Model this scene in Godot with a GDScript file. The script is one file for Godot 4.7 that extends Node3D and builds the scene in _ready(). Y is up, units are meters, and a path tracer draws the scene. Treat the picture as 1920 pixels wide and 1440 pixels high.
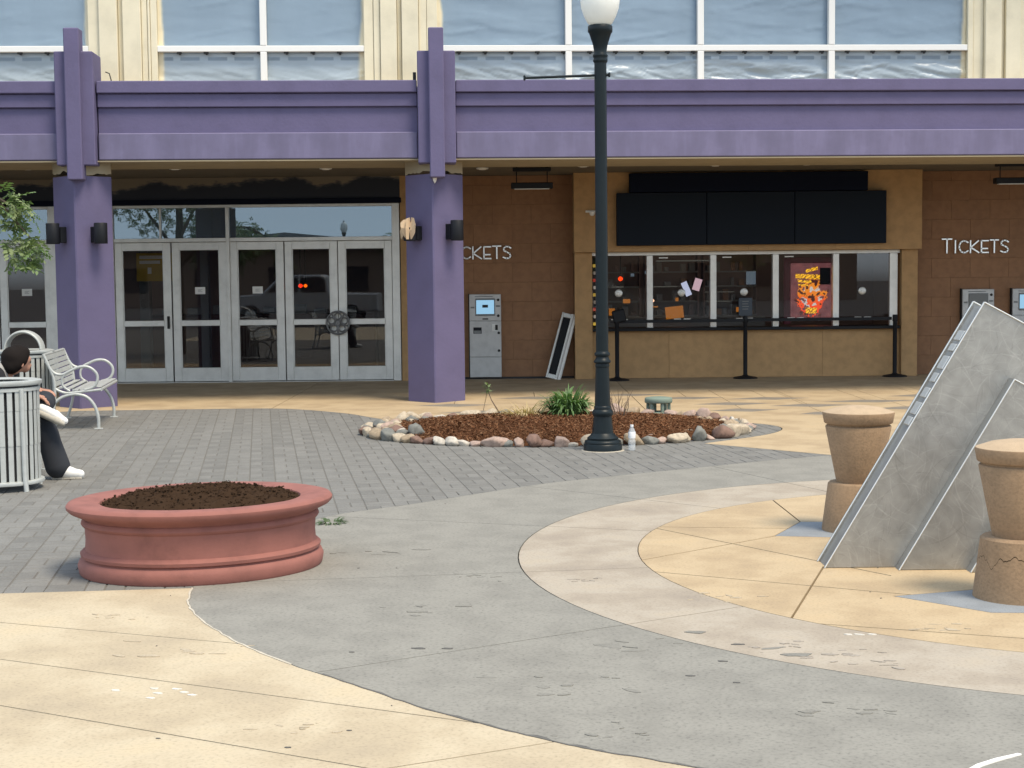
extends Node3D

# ------------------------------------------------------------------ camera, sky, sun
func set_light_and_camera():
	var cam := Camera3D.new()
	cam.name = "camera"
	cam.position = Vector3(0, 1.6, 0)
	cam.rotation_order = EULER_ORDER_YXZ
	cam.rotation_degrees = Vector3(-3.94, 0, -0.6)
	cam.fov = 27.88
	cam.near = 0.05
	cam.far = 600.0
	add_child(cam)
	cam.current = true
	var env := Environment.new()
	env.background_mode = Environment.BG_SKY
	var sm := ProceduralSkyMaterial.new()
	sm.sky_top_color = Color(0.62, 0.69, 0.78)
	sm.sky_horizon_color = Color(0.83, 0.88, 0.92)
	sm.sky_curve = 0.3
	sm.ground_horizon_color = Color(0.42, 0.42, 0.41)
	sm.ground_bottom_color = Color(0.3, 0.3, 0.29)
	sm.sun_angle_max = 40.0
	sm.sun_curve = 0.25
	var sky := Sky.new()
	sky.sky_material = sm
	env.sky = sky
	env.background_energy_multiplier = 0.8
	env.tonemap_mode = Environment.TONE_MAPPER_LINEAR
	env.tonemap_exposure = 2.7
	env.sdfgi_enabled = true
	env.ssao_enabled = true
	env.ssil_enabled = true
	var we := WorldEnvironment.new()
	we.name = "world_environment"
	we.environment = env
	add_child(we)
	var sun := DirectionalLight3D.new()
	sun.name = "sun"
	sun.light_energy = 0.5
	sun.light_color = Color(1.0, 0.95, 0.87)
	sun.light_angular_distance = 20.0
	sun.shadow_enabled = true
	add_child(sun)
	sun.look_at_from_position(Vector3(3.2, 8.6, 3.3), Vector3.ZERO, Vector3.UP)

# ------------------------------------------------------------------ helpers: naming
var used := {}
var M := {}
var rng := RandomNumberGenerator.new()

func numbered(called: String) -> String:
	var n: int = used.get(called, 0)
	used[called] = n + 1
	return called if n == 0 else "%s_%03d" % [called, n]

func thing(called: String, label: String, category: String, at := Vector3.ZERO, turn := 0.0, group := "") -> Node3D:
	var o := Node3D.new()
	o.name = numbered(called)
	add_child(o)
	o.position = at
	o.rotation.y = turn
	tag(o, label, category, group)
	return o

func tag(o: Node, label: String, category: String, group := "") -> void:
	o.set_meta("label", label)
	o.set_meta("category", category)
	if group != "":
		o.set_meta("group", group)

func struct(o: Node) -> Node:
	o.set_meta("kind", "structure")
	return o

func new_st() -> SurfaceTool:
	var st := SurfaceTool.new()
	st.begin(Mesh.PRIMITIVE_TRIANGLES)
	return st

# a named mesh under a parent; T is where its vertices stand in the parent's axes
func part(parent: Node, called: String, what, mat: Material, T := Transform3D.IDENTITY) -> MeshInstance3D:
	var o := MeshInstance3D.new()
	o.name = numbered(called) if parent == self else called
	o.mesh = what.commit() if what is SurfaceTool else what
	o.material_override = mat
	parent.add_child(o, true)
	o.transform = T
	return o

func copy_of(o: Node3D, at: Vector3, turn: float, label := "") -> Node3D:
	var c: Node3D = o.duplicate()
	c.name = numbered(String(o.name).rstrip("_0123456789"))
	add_child(c)
	c.position = at
	c.rotation.y = turn
	if label != "":
		c.set_meta("label", label)
	return c

# ------------------------------------------------------------------ helpers: shapes
func tri(st: SurfaceTool, a: Vector3, b: Vector3, c: Vector3, n: Vector3) -> void:
	st.set_normal(n)
	st.add_vertex(a)
	if (c - a).cross(b - a).dot(n) >= 0.0:
		st.add_vertex(b)
		st.add_vertex(c)
	else:
		st.add_vertex(c)
		st.add_vertex(b)

func quad(st: SurfaceTool, a: Vector3, b: Vector3, c: Vector3, d: Vector3, n: Vector3) -> void:
	tri(st, a, b, c, n)
	tri(st, a, c, d, n)

func tri_s(st: SurfaceTool, p: Array, n: Array) -> void:
	var o := [0, 1, 2]
	if (p[2] - p[0]).cross(p[1] - p[0]).dot(n[0] + n[1] + n[2]) < 0.0:
		o = [0, 2, 1]
	for i in o:
		st.set_normal(n[i])
		st.add_vertex(p[i])

func box(st: SurfaceTool, c: Vector3, s: Vector3, ch := 0.0, B := Basis.IDENTITY) -> void:
	var h := s * 0.5
	ch = minf(ch, minf(h.x, minf(h.y, h.z)) * 0.9)
	var P := func(sx: float, sy: float, sz: float, ax: int) -> Vector3:
		var v := Vector3(sx * (h.x - (0.0 if ax == 0 else ch)), sy * (h.y - (0.0 if ax == 1 else ch)), sz * (h.z - (0.0 if ax == 2 else ch)))
		return c + B * v
	for ax in 3:
		for s1 in [-1.0, 1.0]:
			var q := []
			for k in [[-1.0, -1.0], [1.0, -1.0], [1.0, 1.0], [-1.0, 1.0]]:
				var v := [0.0, 0.0, 0.0]
				v[ax] = s1
				v[(ax + 1) % 3] = k[0]
				v[(ax + 2) % 3] = k[1]
				q.append(P.call(v[0], v[1], v[2], ax))
			var n := Vector3.ZERO
			n[ax] = s1
			quad(st, q[0], q[1], q[2], q[3], B * n)
	if ch <= 0.0:
		return
	for ax in 3:
		var a := (ax + 1) % 3
		var b := (ax + 2) % 3
		for s1 in [-1.0, 1.0]:
			for s2 in [-1.0, 1.0]:
				var v := [0.0, 0.0, 0.0]
				v[a] = s1
				v[b] = s2
				var n := Vector3(v[0], v[1], v[2]).normalized()
				v[ax] = -1.0
				var p0: Vector3 = P.call(v[0], v[1], v[2], a)
				var p1: Vector3 = P.call(v[0], v[1], v[2], b)
				v[ax] = 1.0
				var p2: Vector3 = P.call(v[0], v[1], v[2], b)
				var p3: Vector3 = P.call(v[0], v[1], v[2], a)
				quad(st, p0, p1, p2, p3, B * n)
	for sx in [-1.0, 1.0]:
		for sy in [-1.0, 1.0]:
			for sz in [-1.0, 1.0]:
				tri(st, P.call(sx, sy, sz, 0), P.call(sx, sy, sz, 1), P.call(sx, sy, sz, 2), B * Vector3(sx, sy, sz).normalized())

# a box given by its two corners
func bx(st: SurfaceTool, x0: float, x1: float, y0: float, y1: float, z0: float, z1: float, ch := 0.0) -> void:
	box(st, Vector3((x0 + x1) / 2, (y0 + y1) / 2, (z0 + z1) / 2), Vector3(absf(x1 - x0), absf(y1 - y0), absf(z1 - z0)), ch)

func boxp(parent: Node, called: String, mat: Material, x0: float, x1: float, y0: float, y1: float, z0: float, z1: float, ch := 0.004) -> MeshInstance3D:
	var st := new_st()
	bx(st, x0, x1, y0, y1, z0, z1, ch)
	return part(parent, called, st, mat)

func tube(st: SurfaceTool, pts: Array, rad, sides := 10, caps := true, flat := 1.0) -> void:
	var n := pts.size()
	var rings := []
	var t0: Vector3 = (pts[1] - pts[0]).normalized()
	var u := t0.cross(Vector3.UP if absf(t0.y) < 0.9 else Vector3.RIGHT).normalized()
	for i in n:
		var t: Vector3
		if i == 0:
			t = (pts[1] - pts[0]).normalized()
		elif i == n - 1:
			t = (pts[n - 1] - pts[n - 2]).normalized()
		else:
			t = ((pts[i + 1] - pts[i]).normalized() + (pts[i] - pts[i - 1]).normalized()).normalized()
		u = (u - t * u.dot(t)).normalized()
		var v := t.cross(u)
		var r: float = rad[i] if rad is Array else rad
		var ring := []
		for k in sides:
			var a := TAU * k / sides
			var d := u * cos(a) + v * sin(a) * flat
			ring.append([pts[i] + d * r, (u * cos(a) + v * sin(a) / flat).normalized()])
		rings.append(ring)
	for i in n - 1:
		for k in sides:
			var k2 := (k + 1) % sides
			var A = rings[i][k]
			var B = rings[i][k2]
			var C = rings[i + 1][k2]
			var D = rings[i + 1][k]
			tri_s(st, [A[0], B[0], C[0]], [A[1], B[1], C[1]])
			tri_s(st, [A[0], C[0], D[0]], [A[1], C[1], D[1]])
	if caps:
		for e in [0, n - 1]:
			var t: Vector3 = (pts[0] - pts[1]).normalized() if e == 0 else (pts[n - 1] - pts[n - 2]).normalized()
			for k in sides:
				tri(st, pts[e], rings[e][k][0], rings[e][(k + 1) % sides][0], t)

func lathe(st: SurfaceTool, prof: Array, segs := 32, T := Transform3D.IDENTITY, sx := 1.0, sz := 1.0) -> void:
	var n := prof.size()
	var sn := []
	for i in n - 1:
		var d: Vector2 = prof[i + 1] - prof[i]
		sn.append(Vector2(d.y, -d.x).normalized())
	for i in n - 1:
		var na: Vector2 = sn[i]
		var nb: Vector2 = sn[i]
		if i > 0 and sn[i - 1].dot(sn[i]) > 0.6:
			na = (sn[i - 1] + sn[i]).normalized()
		if i < n - 2 and sn[i + 1].dot(sn[i]) > 0.6:
			nb = (sn[i + 1] + sn[i]).normalized()
		for k in segs:
			var p := []
			var q := []
			for e in [[0, k], [0, k + 1], [1, k + 1], [1, k]]:
				var a: float = TAU * (int(e[1]) % segs) / segs
				var pr: Vector2 = prof[i + e[0]]
				var nn: Vector2 = na if e[0] == 0 else nb
				p.append(T * Vector3(pr.x * cos(a) * sx, pr.y, pr.x * sin(a) * sz))
				q.append((T.basis * Vector3(nn.x * cos(a) / sx, nn.y, nn.x * sin(a) / sz)).normalized())
			if prof[i].x > 1e-5:
				tri_s(st, [p[0], p[1], p[2]], [q[0], q[1], q[2]])
			if prof[i + 1].x > 1e-5:
				tri_s(st, [p[0], p[2], p[3]], [q[0], q[2], q[3]])

# upright prism over a polygon in x and z
func prism(st: SurfaceTool, poly: PackedVector2Array, y0: float, y1: float) -> void:
	var idx := Geometry2D.triangulate_polygon(poly)
	for i in range(0, idx.size(), 3):
		var a := poly[idx[i]]
		var b := poly[idx[i + 1]]
		var c := poly[idx[i + 2]]
		tri(st, Vector3(a.x, y1, a.y), Vector3(b.x, y1, b.y), Vector3(c.x, y1, c.y), Vector3.UP)
	var s := -1.0 if Geometry2D.is_polygon_clockwise(poly) else 1.0
	for i in poly.size():
		var a := poly[i]
		var b := poly[(i + 1) % poly.size()]
		var d := (b - a)
		if d.length() < 1e-6:
			continue
		d = d.normalized()
		quad(st, Vector3(a.x, y0, a.y), Vector3(b.x, y0, b.y), Vector3(b.x, y1, b.y), Vector3(a.x, y1, a.y), Vector3(d.y, 0, -d.x) * s)

# polygon in x and y, given thickness along z
func plate(st: SurfaceTool, poly: PackedVector2Array, z0: float, z1: float, ch := 0.0) -> void:
	var inner := poly
	if ch > 0.0:
		var o := Geometry2D.offset_polygon(poly, -ch, Geometry2D.JOIN_MITER)
		if o.size() == 1 and o[0].size() == poly.size():
			inner = o[0]
			# keep the corners in step
			var best := 0
			for k in inner.size():
				if inner[k].distance_to(poly[0]) < inner[best].distance_to(poly[0]):
					best = k
			var turned := PackedVector2Array()
			for k in inner.size():
				turned.append(inner[(k + best) % inner.size()])
			if turned[1].distance_to(poly[1]) > turned[turned.size() - 1].distance_to(poly[1]):
				turned.reverse()
				turned.insert(0, turned[turned.size() - 1])
				turned.remove_at(turned.size() - 1)
			inner = turned
		else:
			ch = 0.0
	var idx := Geometry2D.triangulate_polygon(inner)
	for i in range(0, idx.size(), 3):
		for e in [[z0, -1.0], [z1, 1.0]]:
			var a := inner[idx[i]]
			var b := inner[idx[i + 1]]
			var c := inner[idx[i + 2]]
			tri(st, Vector3(a.x, a.y, e[0]), Vector3(b.x, b.y, e[0]), Vector3(c.x, c.y, e[0]), Vector3(0, 0, e[1] * signf(z1 - z0)))
	var s := -1.0 if Geometry2D.is_polygon_clockwise(poly) else 1.0
	var zs := signf(z1 - z0)
	for i in poly.size():
		var j := (i + 1) % poly.size()
		var d := (poly[j] - poly[i]).normalized()
		var n := Vector3(d.y, -d.x, 0) * s
		quad(st, Vector3(poly[i].x, poly[i].y, z0 + ch * zs), Vector3(poly[j].x, poly[j].y, z0 + ch * zs), Vector3(poly[j].x, poly[j].y, z1 - ch * zs), Vector3(poly[i].x, poly[i].y, z1 - ch * zs), n)
		if ch > 0.0:
			for e in [[z0, z0 + ch * zs, -zs], [z1, z1 - ch * zs, zs]]:
				quad(st, Vector3(poly[i].x, poly[i].y, e[1]), Vector3(poly[j].x, poly[j].y, e[1]), Vector3(inner[j].x, inner[j].y, e[0]), Vector3(inner[i].x, inner[i].y, e[0]), (n + Vector3(0, 0, e[2])).normalized())

func smooth3(p: Array, step := 5) -> Array:
	var out := []
	for i in p.size() - 1:
		for k in step:
			out.append(p[i].cubic_interpolate(p[i + 1], p[maxi(i - 1, 0)], p[mini(i + 2, p.size() - 1)], float(k) / step))
	out.append(p[p.size() - 1])
	return out

func smooth_line(p: Array, step := 6) -> PackedVector2Array:
	var out := PackedVector2Array()
	for i in p.size() - 1:
		var a: Vector2 = p[maxi(i - 1, 0)]
		var b: Vector2 = p[i]
		var c: Vector2 = p[i + 1]
		var d: Vector2 = p[mini(i + 2, p.size() - 1)]
		for k in step:
			out.append(b.cubic_interpolate(c, a, d, float(k) / step))
	out.append(p[p.size() - 1])
	return out

# ------------------------------------------------------------------ helpers: materials
func col(r: float, g: float, b: float, a := 1.0) -> Color:   # linear base colour
	var c := Color(r, g, b).linear_to_srgb()
	c.a = a
	return c

func noise_tex(seed_: int, freq: float, ramp: Array, octaves := 4, size := 512, kind := FastNoiseLite.TYPE_SIMPLEX_SMOOTH) -> NoiseTexture2D:
	var n := FastNoiseLite.new()
	n.seed = seed_
	n.noise_type = kind
	n.frequency = freq
	n.fractal_octaves = octaves
	n.fractal_gain = 0.6 if octaves > 4 else 0.5
	var t := NoiseTexture2D.new()
	t.width = size
	t.height = size
	t.seamless = true
	t.generate_mipmaps = false
	t.noise = n
	var g := Gradient.new()
	g.offsets = PackedFloat32Array()
	var offs := PackedFloat32Array()
	var cols := PackedColorArray()
	for e in ramp:
		offs.append(e[0])
		var v = e[1]
		cols.append(v if v is Color else Color(v, v, v))
	g.offsets = offs
	g.colors = cols
	t.color_ramp = g
	return t

func mat(called: String, c: Color, rough := 0.8, metal := 0.0) -> StandardMaterial3D:
	var m := StandardMaterial3D.new()
	m.resource_name = called
	m.albedo_color = c
	m.roughness = rough
	m.metallic = metal
	M[called] = m
	return m

# broad patches, fine speckle and relief on a material, laid out in the world
func weather(m: StandardMaterial3D, patches: Texture2D, size: float, speckle: Texture2D, fine: float, relief: Texture2D = null, cm := 0.0) -> StandardMaterial3D:
	m.albedo_texture = patches
	m.uv1_triplanar = true
	m.uv1_world_triplanar = true
	m.uv1_scale = Vector3.ONE / size
	if speckle:
		m.detail_enabled = true
		m.detail_albedo = speckle
		m.detail_blend_mode = BaseMaterial3D.BLEND_MODE_MUL
		m.detail_uv_layer = BaseMaterial3D.DETAIL_UV_2
		m.uv2_triplanar = true
		m.uv2_world_triplanar = true
		m.uv2_scale = Vector3.ONE / fine
	if relief:
		m.heightmap_enabled = true
		m.heightmap_texture = relief
		m.heightmap_scale = cm
	return m

# sweeping grinder strokes over mottled sheet metal
func grinder_marks() -> ImageTexture:
	var N := 768
	var im := Image.create(N, N, false, Image.FORMAT_RGBA8)
	var nz := FastNoiseLite.new()
	nz.seed = 52
	nz.frequency = 0.012
	nz.fractal_octaves = 5
	var tone := nz.get_seamless_image(N, N)
	var v := PackedFloat32Array()
	v.resize(N * N)
	for y in N:
		for x in N:
			v[x + y * N] = 0.78 + 0.1 * (tone.get_pixel(x, y).r - 0.5)
	var r := RandomNumberGenerator.new()
	r.seed = 8
	for k in 1300:
		var c := Vector2(r.randf() * N, r.randf() * N)
		var rad := r.randf_range(30.0, 200.0)
		var a0 := r.randf() * TAU
		var span := r.randf_range(0.25, 1.3)
		var up := r.randf_range(0.012, 0.05) * (1.0 if r.randf() < 0.6 else -0.9)
		var w := r.randi_range(1, 4)
		var n := int(rad * span)
		for i in n:
			var fade := sin(PI * i / n)
			var d := Vector2.from_angle(a0 + span * i / n)
			for q in w:
				var p := c + d * (rad + q)
				var j := posmod(int(p.x), N) + posmod(int(p.y), N) * N
				v[j] = clampf(v[j] + up * fade, 0.4, 1.0)
	for y in N:
		for x in N:
			var g := v[x + y * N]
			im.set_pixel(x, y, Color(g, g, g))
	return ImageTexture.create_from_image(im)

func make_materials():
	var patch := noise_tex(3, 0.007, [[0.0, 0.9], [0.35, 0.94], [0.6, 0.98], [1.0, 1.0]], 8, 1024)
	var patch2 := noise_tex(11, 0.004, [[0.0, 0.91], [0.5, 0.97], [1.0, 1.0]], 5, 1024)
	var speck := noise_tex(5, 0.07, [[0.0, 0.68], [0.22, 0.88], [0.36, 0.95], [0.6, 0.985], [1.0, 1.0]], 5, 512)
	var speck_soft := noise_tex(6, 0.07, [[0.0, 0.8], [0.25, 0.94], [0.5, 0.985], [1.0, 1.0]], 5, 512)
	var bumps := noise_tex(8, 0.08, [[0.0, 0.0], [1.0, 1.0]], 4, 512)
	var tan_patch := noise_tex(21, 0.005, [[0.0, Color(0.86, 0.85, 0.84)], [0.4, Color(0.93, 0.92, 0.9)], [0.65, Color(0.98, 0.98, 0.97)], [1.0, Color(1, 0.99, 0.96)]], 6, 1024)
	M["patch"] = patch
	M["speck"] = speck
	M["bumps"] = bumps
	weather(mat("tan_concrete", col(0.52, 0.435, 0.31), 0.85), tan_patch, 4.3, speck_soft, 0.8)
	weather(mat("tan_concrete_warm", col(0.49, 0.375, 0.237), 0.85), tan_patch, 3.7, speck_soft, 0.7)
	weather(mat("grey_concrete", col(0.27, 0.257, 0.223), 0.88), patch, 3.1, speck, 0.9)
	weather(mat("pink_concrete", col(0.41, 0.355, 0.29), 0.86), tan_patch, 2.9, speck_soft, 0.75)
	weather(mat("blue_grey_dye", col(0.27, 0.29, 0.31), 0.85), patch, 2.0, speck, 0.4)
	weather(mat("brown_grey_dye", col(0.24, 0.21, 0.17), 0.85), patch, 2.0, speck, 0.4)
	for k in 5:
		var f: float = [1.0, 0.9, 1.07, 0.95, 1.03][k]
		weather(mat("brick_%d" % k, col(0.205 * f, 0.199 * f, 0.183 * f), 0.88), patch, 2.3 + 0.3 * k, speck, 0.7)
	weather(mat("joint", col(0.17, 0.16, 0.14), 0.95), patch, 1.5, speck, 0.3)
	weather(mat("asphalt", col(0.07, 0.07, 0.07), 0.95), patch, 3.0, speck, 0.4)
	weather(mat("grey_stain", col(0.238, 0.226, 0.196), 0.8), patch, 1.3, speck, 0.5)
	weather(mat("pink_stain", col(0.36, 0.315, 0.262), 0.85), patch, 1.3, speck, 0.5)
	weather(mat("tan_stain", col(0.475, 0.395, 0.282), 0.85), patch, 1.3, speck, 0.5)
	weather(mat("pale_tan", col(0.58, 0.52, 0.42), 0.95), patch, 0.7, speck, 0.2)
	weather(mat("gum", col(0.12, 0.115, 0.105), 0.9), patch, 0.7, null, 1.0)
	weather(mat("chalk", col(0.72, 0.68, 0.6), 0.95), patch, 0.7, speck, 0.2)
	# stucco and wall finishes
	weather(mat("purple", col(0.135, 0.117, 0.225), 0.75), patch2, 2.6, speck_soft, 0.25, bumps, 0.12)
	weather(mat("purple_faded", col(0.175, 0.158, 0.265), 0.75), noise_tex(31, 0.007, [[0.0, 0.93], [0.5, 0.97], [0.7, 1.0], [1.0, 1.0]], 5, 512), 1.9, noise_tex(33, 0.012, [[0.0, 0.93], [0.5, 0.97], [0.66, 1.0], [1.0, 1.0]], 5, 512), 1.0)
	M.purple_faded.uv2_scale = Vector3(0.7, 0.09, 0.7)
	weather(mat("cream", col(0.84, 0.76, 0.56), 0.7), patch2, 2.6, speck_soft, 0.25)
	weather(mat("cream_dark", col(0.62, 0.54, 0.37), 0.7), patch2, 2.6, speck_soft, 0.25)
	mat("white_paint", col(0.8, 0.79, 0.75), 0.45)
	weather(mat("ceiling_shaded", col(0.17, 0.14, 0.1), 0.9), patch2, 2.2, speck_soft, 0.2)  # soffit colour made darker: the shade under the canopy is put into it
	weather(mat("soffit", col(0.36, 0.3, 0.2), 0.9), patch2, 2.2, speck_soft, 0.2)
	for k in 4:
		var f: float = [1.0, 0.965, 1.03, 0.985][k]
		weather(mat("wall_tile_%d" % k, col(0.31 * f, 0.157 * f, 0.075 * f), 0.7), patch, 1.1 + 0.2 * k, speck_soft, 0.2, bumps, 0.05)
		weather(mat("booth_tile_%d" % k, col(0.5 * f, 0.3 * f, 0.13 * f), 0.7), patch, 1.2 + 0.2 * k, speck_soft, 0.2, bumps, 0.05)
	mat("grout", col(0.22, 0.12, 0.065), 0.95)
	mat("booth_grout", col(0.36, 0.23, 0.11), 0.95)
	weather(mat("aluminium", col(0.74, 0.73, 0.69), 0.42, 0.65), patch2, 1.4, speck_soft, 0.3)
	mat("rubber", col(0.02, 0.02, 0.02), 0.7)
	mat("black", col(0.009, 0.01, 0.013), 0.55).metallic_specular = 0.35
	mat("navy_black", col(0.006, 0.009, 0.02), 0.7).metallic_specular = 0.2
	mat("screen_dark", col(0.008, 0.013, 0.022), 0.6).metallic_specular = 0.25
	mat("paper", col(0.75, 0.75, 0.72), 0.8)
	mat("dark_floor", col(0.2, 0.16, 0.12), 0.5)
	mat("dark_wall", col(0.2, 0.13, 0.11), 0.8)
	mat("interior_grey", col(0.2, 0.21, 0.21), 0.7)
	mat("shelf_dim", col(0.22, 0.22, 0.21), 0.8)
	var g := mat("glass", Color(0.05, 0.07, 0.08, 0.17), 0.0)
	g.transparency = BaseMaterial3D.TRANSPARENCY_ALPHA
	g.metallic_specular = 0.7
	var g2 := mat("tinted_glass", Color(0.48, 0.54, 0.58, 0.3), 0.0, 0.6)
	g2.transparency = BaseMaterial3D.TRANSPARENCY_ALPHA
	g2.metallic_specular = 0.7
	# objects
	weather(mat("terracotta", col(0.31, 0.12, 0.095), 0.8), noise_tex(41, 0.008, [[0.0, 0.84], [0.5, 0.95], [1.0, 1.0]], 5, 512), 0.9, speck_soft, 0.12, bumps, 0.05)
	weather(mat("soil", col(0.048, 0.029, 0.018), 1.0), patch, 0.4, speck, 0.12).metallic_specular = 0.1
	weather(mat("sand_concrete", col(0.33, 0.22, 0.13), 0.95), patch, 0.8, noise_tex(43, 0.045, [[0.0, 0.8], [0.35, 0.93], [0.6, 0.985], [1.0, 1.0]], 5, 512), 0.5, bumps, 0.12)
	weather(mat("sand_concrete_pale", col(0.5, 0.37, 0.24), 0.95), patch, 0.8, speck, 0.2, bumps, 0.12)
	weather(mat("lamp_green", col(0.008, 0.014, 0.017), 0.42, 0.0), patch2, 0.5, null, 1.0).metallic_specular = 0.35
	weather(mat("bench_metal", col(0.53, 0.55, 0.53), 0.45, 0.2), patch2, 0.5, speck_soft, 0.2)
	mat("liner", col(0.02, 0.02, 0.022), 0.8)
	var swirl := grinder_marks()
	var brushed := weather(mat("brushed_plate", col(0.63, 0.62, 0.585), 0.42, 0.6), swirl, 1.25, null, 1.0)
	brushed.roughness_texture = swirl
	brushed.roughness = 0.5
	mat("bright_edge", col(0.75, 0.75, 0.72), 0.3, 0.6)
	mat("plate_letters", col(0.58, 0.58, 0.55), 0.45, 0.6)
	weather(mat("kiosk_steel", col(0.55, 0.55, 0.54), 0.45, 0.3), patch2, 0.8, null, 1.0)
	mat("kiosk_glow_blue", col(0.05, 0.08, 0.1), 0.2)
	M.kiosk_glow_blue.emission_enabled = true
	M.kiosk_glow_blue.emission = Color(0.62, 0.82, 0.95)
	M.kiosk_glow_blue.emission_energy_multiplier = 0.3
	mat("green_box", col(0.17, 0.22, 0.18), 0.8)
	mat("brown_paper", col(0.5, 0.37, 0.24), 0.9)
	var plastic := mat("bottle_plastic", Color(0.93, 0.95, 0.96, 0.3), 0.1)
	plastic.transparency = BaseMaterial3D.TRANSPARENCY_ALPHA
	mat("bottle_white", col(0.8, 0.8, 0.8), 0.4)
	var globe := mat("frosted_globe", Color(0.97, 0.97, 0.95), 0.35)
	globe.backlight_enabled = true
	globe.backlight = Color(0.8, 0.8, 0.78)
	for e in [["stone_cream", 0.6, 0.5, 0.37], ["stone_pink", 0.52, 0.38, 0.31], ["stone_grey", 0.25, 0.25, 0.225], ["stone_tan", 0.47, 0.36, 0.24], ["stone_white", 0.66, 0.6, 0.51], ["stone_red", 0.27, 0.165, 0.125]]:
		weather(mat(e[0], col(e[1], e[2], e[3]), 0.85), noise_tex(61, 0.02, [[0.0, 0.68], [0.5, 0.9], [1.0, 1.0]], 4, 256) if not M.has("stone_tex") else M.stone_tex, 0.3, speck_soft, 0.1, bumps, 0.2)
		if not M.has("stone_tex"):
			M["stone_tex"] = M[e[0]].albedo_texture
	weather(mat("mulch", col(0.14, 0.064, 0.033), 1.0), patch, 0.35, speck, 0.1, bumps, 1.0).metallic_specular = 0.1
	for e in [["leaf_green", 0.1, 0.16, 0.055], ["leaf_pale", 0.15, 0.195, 0.085], ["blade_green", 0.075, 0.145, 0.04], ["straw", 0.42, 0.32, 0.17], ["leaf_dark", 0.05, 0.085, 0.025]]:
		var m := mat(e[0], col(e[1], e[2], e[3]), 0.6)
		m.backlight_enabled = true
		m.backlight = col(e[1] * 0.8, e[2] * 0.9, e[3] * 0.5)
	weather(mat("bark", col(0.11, 0.085, 0.06), 0.95), patch, 0.4, speck, 0.1)
	mat("twig", col(0.17, 0.12, 0.085), 0.9)
	for e in [[0.125, 0.057, 0.03], [0.16, 0.08, 0.044], [0.085, 0.04, 0.022], [0.2, 0.115, 0.07], [0.1, 0.05, 0.03]]:
		mat("shred_%d" % [0.125, 0.16, 0.085, 0.2, 0.1].find(e[0]), col(e[0] * 1.15, e[1] * 1.1, e[2]), 1.0).metallic_specular = 0.1
	# clothes
	mat("cloth_grey", col(0.33, 0.32, 0.31), 0.95)
	mat("cloth_black", col(0.012, 0.012, 0.015), 0.95)
	mat("trousers", col(0.022, 0.025, 0.032), 0.95)
	mat("skin", col(0.42, 0.22, 0.15), 0.6)
	mat("hair", col(0.014, 0.011, 0.01), 0.8).metallic_specular = 0.2
	mat("shoe_white", col(0.78, 0.77, 0.74), 0.6)
	mat("letter_metal", col(0.93, 0.92, 0.88), 0.3, 0.9)
	mat("shoe_sole", col(0.42, 0.39, 0.33), 0.8)

# ------------------------------------------------------------------ the ground
var hub := Vector2(3.35, -8.77)
var bed_c := Vector2(0.46, -16.12)
var bed_r := Vector2(2.0, 1.58)
var edge_near: PackedVector2Array
var edge_far: PackedVector2Array

func circle(c: Vector2, r: float, n := 96, ry := -1.0) -> PackedVector2Array:
	var p := PackedVector2Array()
	for k in n:
		var a := TAU * k / n
		p.append(c + Vector2(cos(a) * r, sin(a) * (r if ry < 0 else ry)))
	return p

func strip(a: Vector2, b: Vector2, w: float) -> PackedVector2Array:
	var d := (b - a).normalized()
	var n := Vector2(-d.y, d.x) * w * 0.5
	return PackedVector2Array([a + n, b + n, b - n, a - n])

func cut(pieces: Array, tool: PackedVector2Array) -> Array:
	var out := []
	for p in pieces:
		for q in Geometry2D.clip_polygons(p, tool):
			if not Geometry2D.is_polygon_clockwise(q):
				out.append(q)
	return out

func ccw(p: PackedVector2Array) -> PackedVector2Array:
	if Geometry2D.is_polygon_clockwise(p):
		p.reverse()
	return p

func slabs(parent: Node, pieces: Array, m: Material, gap := 0.004, called := "concrete_slab", top := 0.0) -> void:
	for p in pieces:
		for q in (Geometry2D.offset_polygon(p, -gap) if gap > 0.0 else [p]):
			if Geometry2D.is_polygon_clockwise(q):
				continue
			var area := 0.0
			for i in q.size():
				area += q[i].cross(q[(i + 1) % q.size()])
			if absf(area) < 0.004:
				continue
			# a worn arris: the top is a little smaller than the foot
			var st := new_st()
			prism(st, q, -0.022, top)
			part(parent, called, st, m)

func blob(c: Vector2, r: float, squash := 0.5, turn := 0.0) -> PackedVector2Array:
	var p := PackedVector2Array()
	for k in 11:
		var a := TAU * k / 11.0
		var q := Vector2(cos(a), sin(a) * squash) * r * rng.randf_range(0.65, 1.15)
		p.append(c + q.rotated(turn))
	return p

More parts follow.
